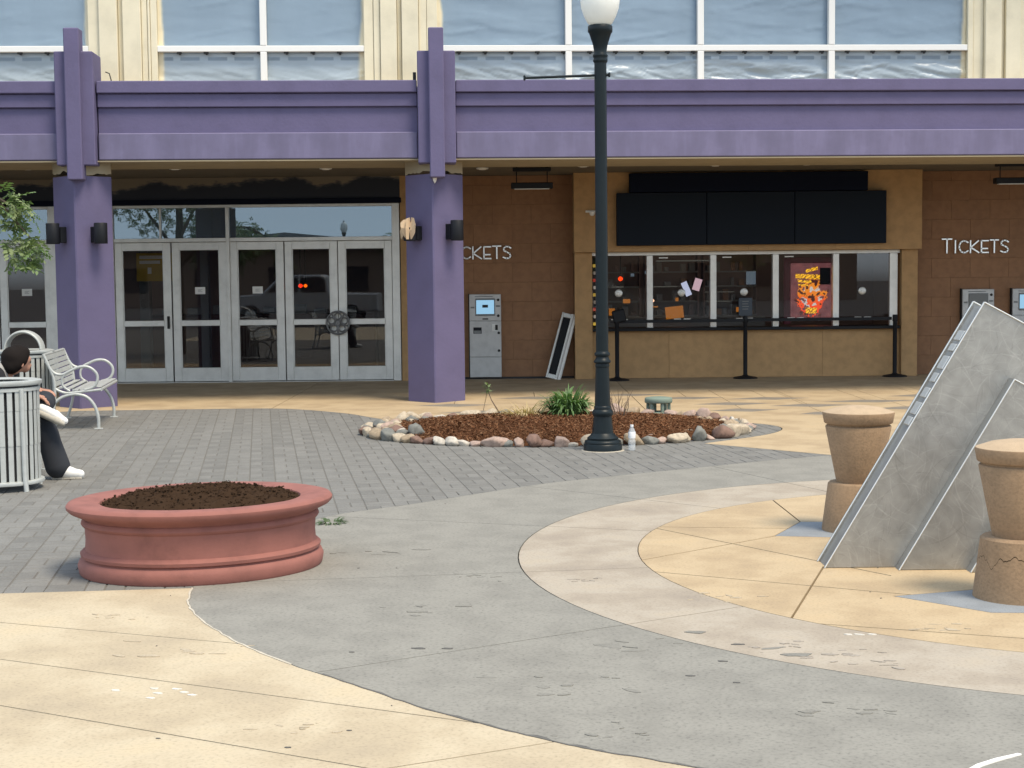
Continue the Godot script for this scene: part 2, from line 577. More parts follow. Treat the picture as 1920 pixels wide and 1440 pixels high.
func build_ground():
	var st := new_st()
	quad(st, Vector3(-300, -0.03, -300), Vector3(300, -0.03, -300), Vector3(300, -0.03, 300), Vector3(-300, -0.03, 300), Vector3.UP)
	struct(part(self, "ground", st, M.asphalt))
	st = new_st()
	quad(st, Vector3(-14, -0.02, -24.6), Vector3(14, -0.02, -24.6), Vector3(14, -0.02, 3.2), Vector3(-14, -0.02, 3.2), Vector3.UP)
	var bedding := struct(part(self, "paving_bed", st, M.joint))
	var plaza := Node3D.new()
	plaza.name = "plaza_pavement"
	add_child(plaza)
	struct(plaza)
	# edge between the grey band and the tan walk in front
	edge_near = smooth_line([Vector2(-1.68, -7.98), Vector2(-1.62, -7.615), Vector2(-1.49, -7.247), Vector2(-1.255, -6.804), Vector2(-0.976, -6.408), Vector2(-0.598, -5.97), Vector2(-0.33, -5.66), Vector2(-0.032, -5.377), Vector2(0.205, -5.18), Vector2(0.414, -5.05), Vector2(0.72, -4.86), Vector2(1.4, -4.5), Vector2(2.4, -4.2), Vector2(3.6, -4.1), Vector2(5.2, -4.4), Vector2(6.6, -5.4)], 8)
	# edge between the grey band and the brick paving
	edge_far = smooth_line([Vector2(-1.68, -7.98), Vector2(-1.76, -8.7), Vector2(-1.62, -9.5), Vector2(-1.245, -10.4), Vector2(-0.692, -10.95), Vector2(0.156, -11.86), Vector2(0.8, -12.34), Vector2(1.406, -12.75), Vector2(2.83, -13.62), Vector2(4.4, -13.95), Vector2(6.0, -13.2), Vector2(7.4, -11.5), Vector2(8.0, -9.0), Vector2(7.6, -7.0), Vector2(6.6, -5.4)], 8)
	var jag := FastNoiseLite.new()
	jag.seed = 4
	jag.frequency = 3.0
	for i in edge_near.size():
		edge_near[i] += Vector2(jag.get_noise_1d(i * 0.37), jag.get_noise_1d(i * 0.41 + 50.0)) * 0.012
	# tan walk in front, with its saw cuts
	var walk := PackedVector2Array([Vector2(-9, -7.33)])
	walk.append_array(edge_near)
	walk.append_array(PackedVector2Array([Vector2(9, -6.5), Vector2(9, 3), Vector2(-9, 3)]))
	var pieces := [ccw(walk)]
	for c in [[Vector2(-9.0, -9.8), Vector2(-1.0, -6.65)], [Vector2(-9, -9.87), Vector2(0.0, -5.41)], [Vector2(-9, -9.62), Vector2(3.0, -3.07)], [Vector2(-6, -6.4), Vector2(6, 0.4)], [Vector2(0.15, -5.25), Vector2(-2.2, -4.1)]]:
		pieces = cut(pieces, strip(c[0], c[1], 0.0045))
	slabs(plaza, pieces, M.tan_concrete, 0.002)
	# the grey band, cut radially, round the ring
	var band := edge_near.duplicate()
	var back := edge_far.duplicate()
	back.reverse()
	band.append_array(back)
	band = ccw(band)
	var disc := circle(hub, 3.325, 128)
	var inner := circle(hub, 2.63, 112)
	var angles := [199.4, 172.4, 148.5, 99.0, 74.0, 48.0, 22.0, -4.0, -30.0, -58.0, -85.0, -112.0, -137.0]
	var wedges := []
	for i in angles.size():
		var a0: float = deg_to_rad(angles[i])
		var a1: float = deg_to_rad(angles[(i + 1) % angles.size()] - (0.0 if i < angles.size() - 1 else 0.0))
		wedges.append(ccw(PackedVector2Array([hub, hub + Vector2(cos(a0), sin(a0)) * 20.0, hub + Vector2(cos(a1), sin(a1)) * 20.0])))
	for w in wedges:
		var grey := cut(Geometry2D.intersect_polygons(band, w), disc)
		slabs(plaza, grey, M.grey_concrete, 0.0035)
		slabs(plaza, cut(Geometry2D.intersect_polygons(disc, w), inner), M.pink_concrete, 0.004)
	# tan disc with star cuts and the blue-grey star points under the pedestals
	var star := [
		PackedVector2Array([Vector2(1.86, -9.95), Vector2(1.6, -9.41), Vector2(2.0, -9.33), Vector2(2.7, -9.3), Vector2(2.5, -9.9)]),
		PackedVector2Array([Vector2(1.884, -7.6), Vector2(2.33, -7.74), Vector2(2.9, -7.85), Vector2(2.9, -7.15), Vector2(2.25, -7.2)])]
	var tan := [inner]
	for c in [[Vector2(0.6, -9.85), Vector2(1.9, -9.66)], [Vector2(0.6, -10.2), Vector2(2.0, -8.12)], [Vector2(0.4, -8.37), Vector2(2.0, -9.75)], [Vector2(0.4, -8.5), Vector2(2.3, -7.45)], [Vector2(2.2, -7.63), Vector2(6.4, -7.2)], [Vector2(1.7, -8.4), Vector2(1.22, -6.9)], [Vector2(1.843, -11.3), Vector2(1.86, -9.9)], [Vector2(0.9, -7.2), Vector2(3.2, -6.3)]]:
		tan = cut(tan, strip(c[0], c[1], 0.008))
	for s in star:
		tan = cut(tan, ccw(s))
	slabs(plaza, tan, M.tan_concrete_warm, 0.002)
	slabs(plaza, star, M.blue_grey_dye, 0.004)
	# tan paving in front of and under the canopy
	var apron := PackedVector2Array([Vector2(-9, -18.3), Vector2(-6.3, -18.6), Vector2(-5.4, -19.2), Vector2(-4.84, -19.22)])
	apron.append_array(smooth_line([Vector2(-3.92, -19.26), Vector2(-2.9, -19.22), Vector2(-2.05, -18.5), Vector2(-1.6, -17.8), Vector2(-1.1, -17.15), Vector2(0.2, -16.6), Vector2(1.6, -16.7), Vector2(2.5, -16.72), Vector2(2.82, -16.2), Vector2(2.58, -15.5), Vector2(1.83, -14.7)], 6))
	apron.append_array(PackedVector2Array([Vector2(2.83, -13.64), Vector2(4.4, -13.96), Vector2(6.0, -13.25), Vector2(9, -11), Vector2(9, -24.58), Vector2(-9, -24.58)]))
	pieces = [ccw(apron)]
	for c in [[Vector2(-9.5, -21.6), Vector2(9.5, -21.6)], [Vector2(-3.0, -25), Vector2(-3.0, -18)], [Vector2(1.6, -25), Vector2(1.6, -14)], [Vector2(5.6, -25), Vector2(5.6, -12)], [Vector2(-6.6, -25), Vector2(-6.6, -18)]]:
		pieces = cut(pieces, strip(c[0], c[1], 0.006))
	var dyes := []
	for e in [[3.65, -18.87, 0.52], [4.5, -19.42, 0.6], [3.32, -20.0, 0.55], [-0.35, -18.38, 0.55], [-0.74, -19.43, 0.5], [2.75, -19.23, 0.5], [2.75, -18.3, 0.42], [3.6, -17.75, 0.3], [4.75, -18.35, 0.5], [1.6, -20.85, 0.5], [2.3, -20.2, 0.5], [0.3, -20.5, 0.55], [5.4, -20.2, 0.5]]:
		var c := Vector2(e[0], e[1])
		dyes.append(ccw(PackedVector2Array([c + Vector2(-e[2], 0.03), c + Vector2(-0.05, -0.24), c + Vector2(e[2], -0.04), c + Vector2(0.06, 0.22)])))
	for d in dyes:
		# keep each dyed diamond joined to a cut so that no slab has a hole
		pieces = cut(pieces, strip((d[0] + d[2]) * 0.5, Vector2((d[0].x + d[2].x) * 0.5, -21.6 if (d[0].y + d[2].y) * 0.5 > -21.6 else -24.6), 0.004))
		pieces = cut(pieces, d)
	slabs(plaza, pieces, M.tan_concrete_warm, 0.002)
	slabs(plaza, dyes, M.brown_grey_dye, 0.002)
	# pale strip along the near edge, and the open, dirty joint
	st = new_st()
	var run := PackedVector2Array()
	var run_back := []
	for i in range(0, 34):
		var w := 0.004 + 0.012 * absf(jag.get_noise_1d(i * 2.1 + 9.0))
		var d := (edge_near[i + 1] - edge_near[i]).normalized()
		var n := Vector2(-d.y, d.x)
		run.append(edge_near[i] - n * 0.002)
		run_back.append(edge_near[i] + n * w)
	run_back.reverse()
	run.append_array(PackedVector2Array(run_back))
	prism(st, run, -0.02, 0.0035)
	part(plaza, "pale_edge_strip", st, M.pale_tan)
	# dirt packed in the open part of the joint
	st = new_st()
	for i in range(36, 92):
		var w := 0.005 + 0.03 * maxf(0.0, jag.get_noise_1d(i * 1.7 + 3.0))
		var w2 := 0.005 + 0.03 * maxf(0.0, jag.get_noise_1d((i + 1) * 1.7 + 3.0))
		var d := (edge_near[i + 1] - edge_near[i]).normalized()
		var n := Vector2(-d.y, d.x)
		prism(st, ccw(PackedVector2Array([edge_near[i] + n * 0.002, edge_near[i + 1] + n * 0.002, edge_near[i + 1] - n * w2, edge_near[i] - n * w])), -0.02, 0.0025)
	part(plaza, "joint_dirt", st, M.gum)
	st = new_st()
	for e in [[-0.416, -6.609, 0.034], [-0.289, -6.6, 0.026], [-0.7, -6.554, 0.016], [-1.253, -5.325, 0.009], [0.863, -6.33, 0.022], [0.869, -5.99, 0.016], [-0.781, -5.204, 0.013], [-0.591, -5.397, 0.01], [0.97, -6.62, 0.03], [0.7, -6.1, 0.02]]:
		prism(st, ccw(blob(Vector2(e[0], e[1]), e[2], 0.45, 0.1)), 0.0, 0.003)
	for k in 22:
		var z := rng.randf_range(-13.5, -4.9)
		var p := Vector2(rng.randf_range(-0.33, 0.33) * -z, z)
		prism(st, ccw(blob(p, rng.randf_range(0.003, 0.009), rng.randf_range(0.3, 0.7), rng.randf() * 3.0)), 0.0, 0.003)
	part(plaza, "gum_spots", st, M.gum).set_meta("kind", "stuff")
	st = new_st()
	for e in [[-1.57, -5.97], [-1.42, -5.99], [-1.39, -5.92], [-1.4, -5.85], [-1.33, -5.98], [-1.29, -5.93], [-1.25, -5.89], [1.482, -6.783], [1.53, -6.78], [1.59, -6.78]]:
		prism(st, ccw(blob(Vector2(e[0], e[1]), 0.022, 0.45, 0.3)), 0.0, 0.0032)
	part(plaza, "paint_flecks", st, M.chalk).set_meta("kind", "stuff")
	st = new_st()
	prism(st, ccw(PackedVector2Array([Vector2(1.43, -4.86), Vector2(1.5, -4.94), Vector2(1.58, -5.0), Vector2(1.67, -5.05), Vector2(1.68, -5.04), Vector2(1.595, -4.985), Vector2(1.515, -4.925), Vector2(1.445, -4.85)])), 0.0, 0.004)
	part(plaza, "painted_mark", st, M.white_paint)
	# scuffs and old stains, each with an outline of its own
	for e in [["grey_stain", [[0.76, -6.62, 0.17], [-0.45, -7.4, 0.1], [0.2, -6.0, 0.12], [1.2, -5.6, 0.1], [-0.9, -9.0, 0.12], [0.3, -5.3, 0.07], [-0.2, -8.2, 0.06]]], ["pink_stain", [[1.35, -6.42, 0.09], [1.18, -6.6, 0.06], [1.55, -6.25, 0.07], [0.35, -8.1, 0.05]]], ["tan_stain", [[-1.5, -6.6, 0.1], [1.1, -7.6, 0.07], [-1.9, -7.3, 0.06], [1.9, -6.9, 0.07], [-0.75, -5.45, 0.05]]]]:
		st = new_st()
		for s in e[1]:
			for k in 9:
				var c := Vector2(s[0], s[1]) + Vector2(rng.randfn(0, s[2] * 1.6), rng.randfn(0, s[2] * 0.7))
				var up := 0.0012 + 0.0003 * k
				prism(st, ccw(blob(c, s[2] * rng.randf_range(0.1, 0.5), rng.randf_range(0.15, 0.5), rng.randfn(0.1, 0.3))), 0.0, up)
		part(plaza, "scuff_stains", st, M[e[0]]).set_meta("kind", "stuff")
	build_bricks()

func build_bricks():
	var paving := Node3D.new()
	paving.name = "brick_pavement"
	add_child(paving)
	struct(paving)
	var region := PackedVector2Array()
	for i in 65:
		region.append(edge_far[i])
	region.append_array(PackedVector2Array([Vector2(1.84, -14.68)]))
	var tail := smooth_line([Vector2(1.83, -14.7), Vector2(2.57, -15.5), Vector2(2.81, -16.2), Vector2(2.49, -16.71), Vector2(1.6, -16.69), Vector2(0.2, -16.59), Vector2(-1.1, -17.14), Vector2(-1.6, -17.79), Vector2(-2.05, -18.49), Vector2(-2.9, -19.21), Vector2(-3.92, -19.25)], 6)
	region.append_array(tail)
	region.append_array(PackedVector2Array([Vector2(-4.84, -19.21), Vector2(-5.4, -19.19), Vector2(-6.3, -18.59), Vector2(-9, -18.29), Vector2(-9, -7.34)]))
	region = ccw(region)
	var st := new_st()
	var idx := Geometry2D.triangulate_polygon(region)
	for i in range(0, idx.size(), 3):
		tri(st, Vector3(region[idx[i]].x, -0.0045, region[idx[i]].y), Vector3(region[idx[i + 1]].x, -0.0045, region[idx[i + 1]].y), Vector3(region[idx[i + 2]].x, -0.0045, region[idx[i + 2]].y), Vector3.UP)
	part(paving, "brick_joints", st, M.joint)
	var bed := circle(bed_c, bed_r.x - 0.12, 64, bed_r.y - 0.12)
	var u := Vector2(cos(deg_to_rad(9.2)), -sin(deg_to_rad(9.2)))   # across the joints
	var v := Vector2(sin(deg_to_rad(9.2)), cos(deg_to_rad(9.2)))    # along them, towards the street
	var S := 0.205
	var o := Vector2(-0.486, -13.819)
	var found := []
	for i in range(-46, 24):
		for j in range(-36, 36):
			var c: Vector2 = o + u * S * (i + 0.5) + v * S * (j + 0.5)
			if c.x < -8.0 or absf(c.x) > 0.40 * -c.y:
				continue
			var lay := (i + j) % 2 == 0
			for h in [-0.25, 0.25]:
				var bc: Vector2 = c + (v if lay else u) * S * h
				var hu := u * (S * (0.5 if lay else 0.25) - 0.0025)
				var hv := v * (S * (0.25 if lay else 0.5) - 0.0025)
				var r := PackedVector2Array([bc - hu - hv, bc + hu - hv, bc + hu + hv, bc - hu + hv])
				var n_in := 0
				for p in r:
					n_in += int(Geometry2D.is_point_in_polygon(p, region) and not Geometry2D.is_point_in_polygon(p, bed))
				if n_in == 0:
					continue
				var tone := int(absf(sin(bc.x * 91.7 + bc.y * 47.3)) * 4.999)
				found.append({"c": bc, "lay": lay, "whole": n_in == 4, "r": r, "tone": tone, "z": -bc.y, "dy": rng.randf_range(-0.0009, 0.0009), "tilt": Vector2(rng.randf_range(-1, 1), rng.randf_range(-1, 1)) * 0.004})
	found.sort_custom(func(a, b): return a.z < b.z)
	# one brick, shared: a slightly pillowed top
	var proto := new_st()
	brick_shape(proto, Transform3D.IDENTITY, S)
	var pm: ArrayMesh = proto.commit()
	var fields := []
	for k in 5:
		fields.append(new_st())
	var n_single := 0
	var turn := -deg_to_rad(9.2)
	for f in found:
		var B := Basis(Vector3.UP, -turn if f.lay else -turn + PI / 2)
		B = Basis(Vector3.RIGHT, f.tilt.x) * Basis(Vector3.BACK, f.tilt.y) * B
		var T := Transform3D(B, Vector3(f.c.x, f.dy, f.c.y))
		var under_pot: bool = (f.c - Vector2(-1.73, -8.62)).length() < 0.5
		if not f.whole:
			for q in Geometry2D.intersect_polygons(ccw(f.r), region):
				if not Geometry2D.is_polygon_clockwise(q):
					for q2 in Geometry2D.clip_polygons(q, bed):
						if not Geometry2D.is_polygon_clockwise(q2):
							prism(fields[f.tone], q2, -0.01, 0.0)
			continue
		if n_single < 300 and absf(f.c.x) < 0.345 * f.z and not under_pot:
			var b := MeshInstance3D.new()
			b.name = "brick"
			b.mesh = pm
			b.material_override = M["brick_%d" % f.tone]
			paving.add_child(b, true)
			b.transform = T
			n_single += 1
		else:
			brick_shape(fields[f.tone], T, S)
	var mesh := ArrayMesh.new()
	for k in 5:
		fields[k].set_material(M["brick_%d" % k])
		fields[k].commit(mesh)
	var mi := MeshInstance3D.new()
	mi.name = "brick_field"
	mi.mesh = mesh
	paving.add_child(mi, true)
	mi.set_meta("kind", "stuff")

func brick_shape(st: SurfaceTool, T: Transform3D, S: float) -> void:
	var hx := S * 0.5 - 0.0025
	var hz := S * 0.25 - 0.0025
	var c := 0.004
	var t := []
	var e := []
	for k in [[-1, -1], [1, -1], [1, 1], [-1, 1]]:
		t.append(T * Vector3(k[0] * (hx - c), 0, k[1] * (hz - c)))
		e.append(T * Vector3(k[0] * hx, -0.006, k[1] * hz))
	var up := T.basis.y.normalized()
	quad(st, t[0], t[1], t[2], t[3], up)
	for k in 4:
		var k2 := (k + 1) % 4
		var out: Vector3 = ((e[k] + e[k2]) * 0.5 - T.origin)
		out = (out - up * out.dot(up)).normalized()
		quad(st, e[k], e[k2], t[k2], t[k], (out * 0.8 + up * 0.6).normalized())

# ------------------------------------------------------------------ the planted island
func stone_mesh(k: int) -> ArrayMesh:
	var sp := SphereMesh.new()
	sp.radial_segments = 16
	sp.rings = 10
	sp.radius = 0.5
	sp.height = 1.0
	var arr := sp.get_mesh_arrays()
	var nz := FastNoiseLite.new()
	nz.seed = 100 + k
	nz.frequency = 0.9
	nz.fractal_octaves = 2
	var vs: PackedVector3Array = arr[Mesh.ARRAY_VERTEX]
	var cutn := []
	var r2 := RandomNumberGenerator.new()
	r2.seed = 77 + k
	for c in 8:
		cutn.append([Vector3(r2.randf_range(-1, 1), r2.randf_range(-0.5, 1), r2.randf_range(-1, 1)).normalized(), r2.randf_range(0.27, 0.42)])
	for i in vs.size():
		var d := vs[i].normalized()
		var r := 0.5 * (1.0 + 0.32 * nz.get_noise_3dv(d * 1.2))
		var p := d * r
		for c in cutn:
			var over: float = p.dot(c[0]) - c[1]
			if over > 0.0:
				p -= c[0] * over * 0.85
		vs[i] = p
	arr[Mesh.ARRAY_VERTEX] = vs
	arr[Mesh.ARRAY_TEX_UV] = null
	arr[Mesh.ARRAY_TANGENT] = null
	var raw := ArrayMesh.new()
	raw.add_surface_from_arrays(Mesh.PRIMITIVE_TRIANGLES, arr)
	var st := SurfaceTool.new()
	st.create_from(raw, 0)
	st.generate_normals()
	return st.commit()

func bed_height(x: float, z: float) -> float:
	var q := Vector2((x - bed_c.x) / bed_r.x, (z - bed_c.y) / bed_r.y).length()
	return 0.02 + 0.11 * clampf(1.0 - q * q, 0.0, 1.0)

func build_island():
	var nz := FastNoiseLite.new()
	nz.seed = 9
	nz.frequency = 4.0
	# mulch: a low mound and thousands of shreds
	var st := new_st()
	var R := 26
	var A := 96
	var P := func(i: int, k: int) -> Vector3:
		var f := float(i) / R
		var a := TAU * (k % A) / A
		var x := bed_c.x + cos(a) * bed_r.x * 0.97 * f
		var z := bed_c.y + sin(a) * bed_r.y * 0.97 * f
		return Vector3(x, bed_height(x, z) + 0.02 * nz.get_noise_2d(x, z) + 0.012 * nz.get_noise_2d(x * 5.0, z * 5.0) if i < R else -0.01, z)
	for i in R:
		for k in A:
			var a: Vector3 = P.call(i, k)
			var b: Vector3 = P.call(i, k + 1)
			var c: Vector3 = P.call(i + 1, k + 1)
			var d: Vector3 = P.call(i + 1, k)
			if i > 0:
				var n1 := (b - a).cross(c - a).normalized()
				tri(st, a, b, c, n1 if n1.y > 0 else -n1)
			var n2 := (c - a).cross(d - a).normalized()
			tri(st, a, c, d, n2 if n2.y > 0 else -n2)
	var bed := part(self, "mulch_bed", st, M.mulch)
	tag(bed, "oval bed of red-brown shredded bark mulch ringed by river stones", "mulch")
	bed.set_meta("kind", "stuff")
	var chip := new_st()
	for q in [[Vector3(-0.5, 0, -0.14), Vector3(0.5, 0.05, -0.08), Vector3(0.42, 0.0, 0.14), Vector3(-0.45, 0.07, 0.1)]]:
		quad(chip, q[0], q[1], q[2], q[3], Vector3.UP)
	var piece: ArrayMesh = chip.commit()
	var heaps := []
	for k in 5:
		heaps.append(new_st())
	for i in 22000:
		var a := rng.randf() * TAU
		var f := sqrt(rng.randf()) * 0.95
		var x := bed_c.x + cos(a) * bed_r.x * f
		var z := bed_c.y + sin(a) * bed_r.y * f
		var B := Basis.from_euler(Vector3(rng.randfn(0, 0.35), rng.randf() * TAU, rng.randfn(0, 0.35))).scaled(Vector3.ONE * rng.randf_range(0.014, 0.042))
		heaps[rng.randi() % 5].append_from(piece, 0, Transform3D(B, Vector3(x, bed_height(x, z) + rng.randf_range(0.008, 0.026), z)))
	var loose := ArrayMesh.new()
	for k in 5:
		heaps[k].set_material(M["shred_%d" % k])
		heaps[k].commit(loose)
	var chips := MeshInstance3D.new()
	chips.name = "mulch_shreds"
	chips.mesh = loose
	bed.add_child(chips)
	chips.set_meta("kind", "stuff")
	# river stones laid round the rim
	var shapes := []
	for k in 9:
		shapes.append(stone_mesh(k))
	var kinds := ["stone_cream", "stone_pink", "stone_grey", "stone_tan", "stone_white", "stone_red"]
	var says := {"stone_cream": "cream", "stone_pink": "pinkish", "stone_grey": "smooth grey", "stone_tan": "tan", "stone_white": "chalky white", "stone_red": "dark reddish"}
	var spots := []
	var a := 0.0
	while a < TAU - 0.03:
		var w := 0.12 + 0.13 * pow(rng.randf(), 1.2)
		var c := Vector2(bed_c.x + cos(a) * bed_r.x, bed_c.y + sin(a) * bed_r.y)
		var speed := Vector2(-sin(a) * bed_r.x, cos(a) * bed_r.y).length()
		spots.append([c, w, atan2(cos(a) * bed_r.y, -sin(a) * bed_r.x), 0.0])
		a += w * 0.86 / speed
	# a second, looser row at both ends and a few strays
	for k in 34:
		var b: float = (PI if k < 24 else 0.0) + rng.randfn(0, 0.42)
		var f := rng.randf_range(0.84, 0.94)
		spots.append([Vector2(bed_c.x + cos(b) * bed_r.x * f, bed_c.y + sin(b) * bed_r.y * f), rng.randf_range(0.1, 0.19), rng.randf() * TAU, 0.03])
	for e in [[-0.85, -15.75], [-1.0, -16.05], [-0.7, -16.3], [1.35, -15.0], [1.75, -15.35], [0.2, -14.75]]:
		spots.append([Vector2(e[0], e[1]), rng.randf_range(0.06, 0.1), rng.randf() * TAU, 0.03])
	for s in spots:
		var c: Vector2 = s[0]
		if c.distance_to(Vector2(0.83, -14.2)) < 0.3:
			continue
		var kind: String = kinds[[0, 0, 4, 3, 0, 1, 1, 3, 3, 2, 0, 2, 5, 2, 4][rng.randi() % 15]]
		var o := MeshInstance3D.new()
		o.name = numbered("river_stone")
		o.mesh = shapes[rng.randi() % 9]
		o.material_override = M[kind]
		add_child(o)
		var w: float = s[1]
		var h := w * rng.randf_range(0.42, 0.8)
		o.transform = Transform3D(Basis(Vector3.UP, -float(s[2]) + rng.randfn(0, 0.25)) * Basis(Vector3.BACK, rng.randfn(0, 0.18)) * Basis.from_scale(Vector3(w * 1.12, h, w * rng.randf_range(0.7, 0.95))), Vector3(c.x, h * 0.36 + s[3], c.y))
		var where := "along the back of the mulch bed"
		var q := Vector2((c.x - bed_c.x) / bed_r.x, (c.y - bed_c.y) / bed_r.y)
		if q.length() < 0.8:
			where = "lying loose on the mulch"
		elif q.x < -0.78:
			where = "at the mulch bed end towards the bench"
		elif q.x > 0.78:
			where = "at the mulch bed end towards the metal plates"
		elif q.y > 0.0:
			where = "on the mulch bed edge beside the lamp post" if absf(c.x - 0.83) < 0.6 else ("on the mulch bed edge facing the terracotta planter" if c.x < 0.83 else "on the mulch bed edge beyond the water bottle")
		elif c.x > 1.2:
			where = "behind the green-grey vent at the mulch bed"
		elif c.x < -0.3:
			where = "on the mulch bed edge facing the purple column"
		tag(o, "%s %s river stone %s" % ["large" if w > 0.19 else ("small" if w < 0.145 else "medium"), says[kind], where], "stone", "river stones round the mulch bed")
	build_plants()

func blade(st: SurfaceTool, root: Vector3, dir: Vector3, length: float, width: float, droop: float) -> void:
	var side := dir.cross(Vector3.UP).normalized()
	if side.length() < 0.1:
		side = Vector3.RIGHT
	var p := root
	var d := dir.normalized()
	var pts := [p]
	for k in 5:
		p += d * length / 5.0
		d = (d + Vector3.DOWN * droop).normalized()
		pts.append(p)
	for k in 5:
		var w0: float = width * [0.5, 0.9, 1.0, 0.85, 0.5, 0.05][k]
		var w1: float = width * [0.5, 0.9, 1.0, 0.85, 0.5, 0.05][k + 1]
		var n: Vector3 = side.cross(pts[k + 1] - pts[k]).normalized()
		quad(st, pts[k] - side * w0, pts[k] + side * w0, pts[k + 1] + side * w1, pts[k + 1] - side * w1, n)

func build_plants():
	# leafy green clump
	var g := thing("leafy_plant", "bushy green plant with long arching leaves in the mulch", "plant", Vector3(0.59, bed_height(0.59, -16.5), -16.5))
	var st := new_st()
	var st2 := new_st()
	for k in 420:
		var a := rng.randf() * TAU
		var r := sqrt(rng.randf()) * 0.19
		var base := Vector3(cos(a) * r, rng.randf_range(-0.01, 0.22) * (1.0 - r * 3.0), sin(a) * r)
		var d := Vector3(cos(a) * rng.randf_range(0.2, 1.0), rng.randf_range(0.7, 1.7), sin(a) * rng.randf_range(0.2, 1.0)).normalized()
		blade(st if rng.randf() < 0.65 else st2, base, d, rng.randf_range(0.13, 0.27), rng.randf_range(0.009, 0.017), rng.randf_range(0.25, 0.6))
	part(g, "foliage", st, M.blade_green)
	part(g, "young_foliage", st2, M.leaf_green)
	# withered straw-coloured tuft
	var s := thing("dry_grass_tuft", "withered straw coloured grass tuft beside the green plant", "grass tuft", Vector3(0.16, bed_height(0.16, -16.6), -16.6))
	st = new_st()
	for k in 190:
		var a := rng.randf() * TAU
		var r := sqrt(rng.randf()) * 0.2
		var d := Vector3(cos(a) * rng.randf_range(0.4, 1.4), rng.randf_range(0.4, 1.4), sin(a) * rng.randf_range(0.4, 1.4)).normalized()
		blade(st, Vector3(cos(a) * r * 1.3, -0.01, sin(a) * r), d, rng.randf_range(0.14, 0.32), rng.randf_range(0.004, 0.008), rng.randf_range(0.2, 0.6))
	part(s, "foliage", st, M.straw)
	# one bent stalk with leaves at its tip
	var t := thing("young_shoot", "single bent bare stalk with a leaf tuft at its tip", "plant", Vector3(-0.1, bed_height(-0.1, -16.6), -16.6))
	st = new_st()
	tube(st, [Vector3(0, -0.02, 0), Vector3(-0.06, 0.07, 0.0), Vector3(-0.12, 0.17, 0.0), Vector3(-0.155, 0.26, 0.0), Vector3(-0.165, 0.33, 0)], [0.009, 0.008, 0.006, 0.004, 0.003], 6)
	part(t, "stalk", st, M.twig)
	st = new_st()
	for k in 26:
		var a := rng.randf() * TAU
		var d := Vector3(cos(a), rng.randf_range(-0.2, 1.2), sin(a)).normalized()
		blade(st, Vector3(-0.162 + rng.randfn(0, 0.006), rng.randf_range(0.24, 0.34), rng.randfn(0, 0.006)), d, rng.randf_range(0.05, 0.1), 0.009, 0.15)
	part(t, "leaves", st, M.leaf_pale)
	# bare twigs right of the lamp post
	var b := thing("bare_twigs", "bare brown twigs of a dead shrub behind the lamp post", "shrub", Vector3(1.15, bed_height(1.15, -16.4), -16.4))
	st = new_st()
	for k in 15:
		var a := rng.randf() * TAU
		var d := Vector3(cos(a) * 0.45, 1.0, sin(a) * 0.3).normalized()
		var L := rng.randf_range(0.16, 0.4)
		var p0 := Vector3(cos(a) * 0.05, -0.02, sin(a) * 0.04)
		var p1 := p0 + d * L * 0.5 + Vector3(rng.randfn(0, 0.02), 0, 0)
		var p2 := p1 + (d + Vector3(rng.randfn(0, 0.3), 0, rng.randfn(0, 0.2))).normalized() * L * 0.5
		tube(st, [p0, p1, p2], [0.005, 0.0035, 0.0015], 4)
		tube(st, [p1, p1 + (d + Vector3(rng.randfn(0, 0.6), 0.1, rng.randfn(0, 0.4))).normalized() * L * 0.4], [0.003, 0.0012], 4)
	part(b, "twigs", st, M.twig)

# ------------------------------------------------------------------ the theatre building
var house: Node3D
const DZ := -24.3          # plane of the entrance doors
const WZ := -24.5          # plane of the tiled walls
var canopy_T := Transform3D(Basis(Vector3.UP, atan(0.0586)), Vector3(-5.15, 0, -19.6))

func hp(called: String, st, m: Material, T := Transform3D.IDENTITY) -> MeshInstance3D:
	return part(house, called, st, m, house.transform.affine_inverse() * T)

func hbox(called: String, m: Material, x0: float, x1: float, y0: float, y1: float, z0: float, z1: float, ch := 0.004, T := Transform3D.IDENTITY) -> MeshInstance3D:
	var st := new_st()
	bx(st, x0, x1, y0, y1, z0, z1, ch)
	return hp(called, st, m, T)

# one slab cut from a picture computed here, with plain 0..1 texture coordinates on its front
func sheet(x0: float, x1: float, y0: float, y1: float, z: float) -> ArrayMesh:
	var st := new_st()
	var c := [[x0, y0, 0, 1], [x1, y0, 1, 1], [x1, y1, 1, 0], [x0, y1, 0, 0]]
	for i in [0, 2, 1, 0, 3, 2]:
		st.set_normal(Vector3.BACK)
		st.set_uv(Vector2(c[i][2], c[i][3]))
		st.add_vertex(Vector3(c[i][0], c[i][1], z))
	return st.commit()

func build_house():
	house = thing("theater_building", "purple and cream cinema building with canopy, entrance doors and ticket booth", "building", Vector3(0, 0, -24.5))
	build_canopy()
	build_upper_wall()
	build_entrance()
	build_tiled_walls()
	build_booth()
	# shell: back, sides and roof, so that the rooms are dark
	hbox("back_wall", M.dark_wall, -14, 14, -0.02, 7.2, -30.2, -30.0)
	hbox("side_wall", M.cream, -14.2, -14.002, -0.02, 7.2, -30.2, -24.3)
	hbox("side_wall", M.cream, 14.002, 14.2, -0.02, 7.2, -30.2, -24.3)
	hbox("roof", M.interior_grey, -14.6, 14.6, 7.2, 7.4, -30.4, -20.4)
	hbox("upper_floor", M.interior_grey, -14, 14, 3.21, 3.4, -30.0, -24.56)

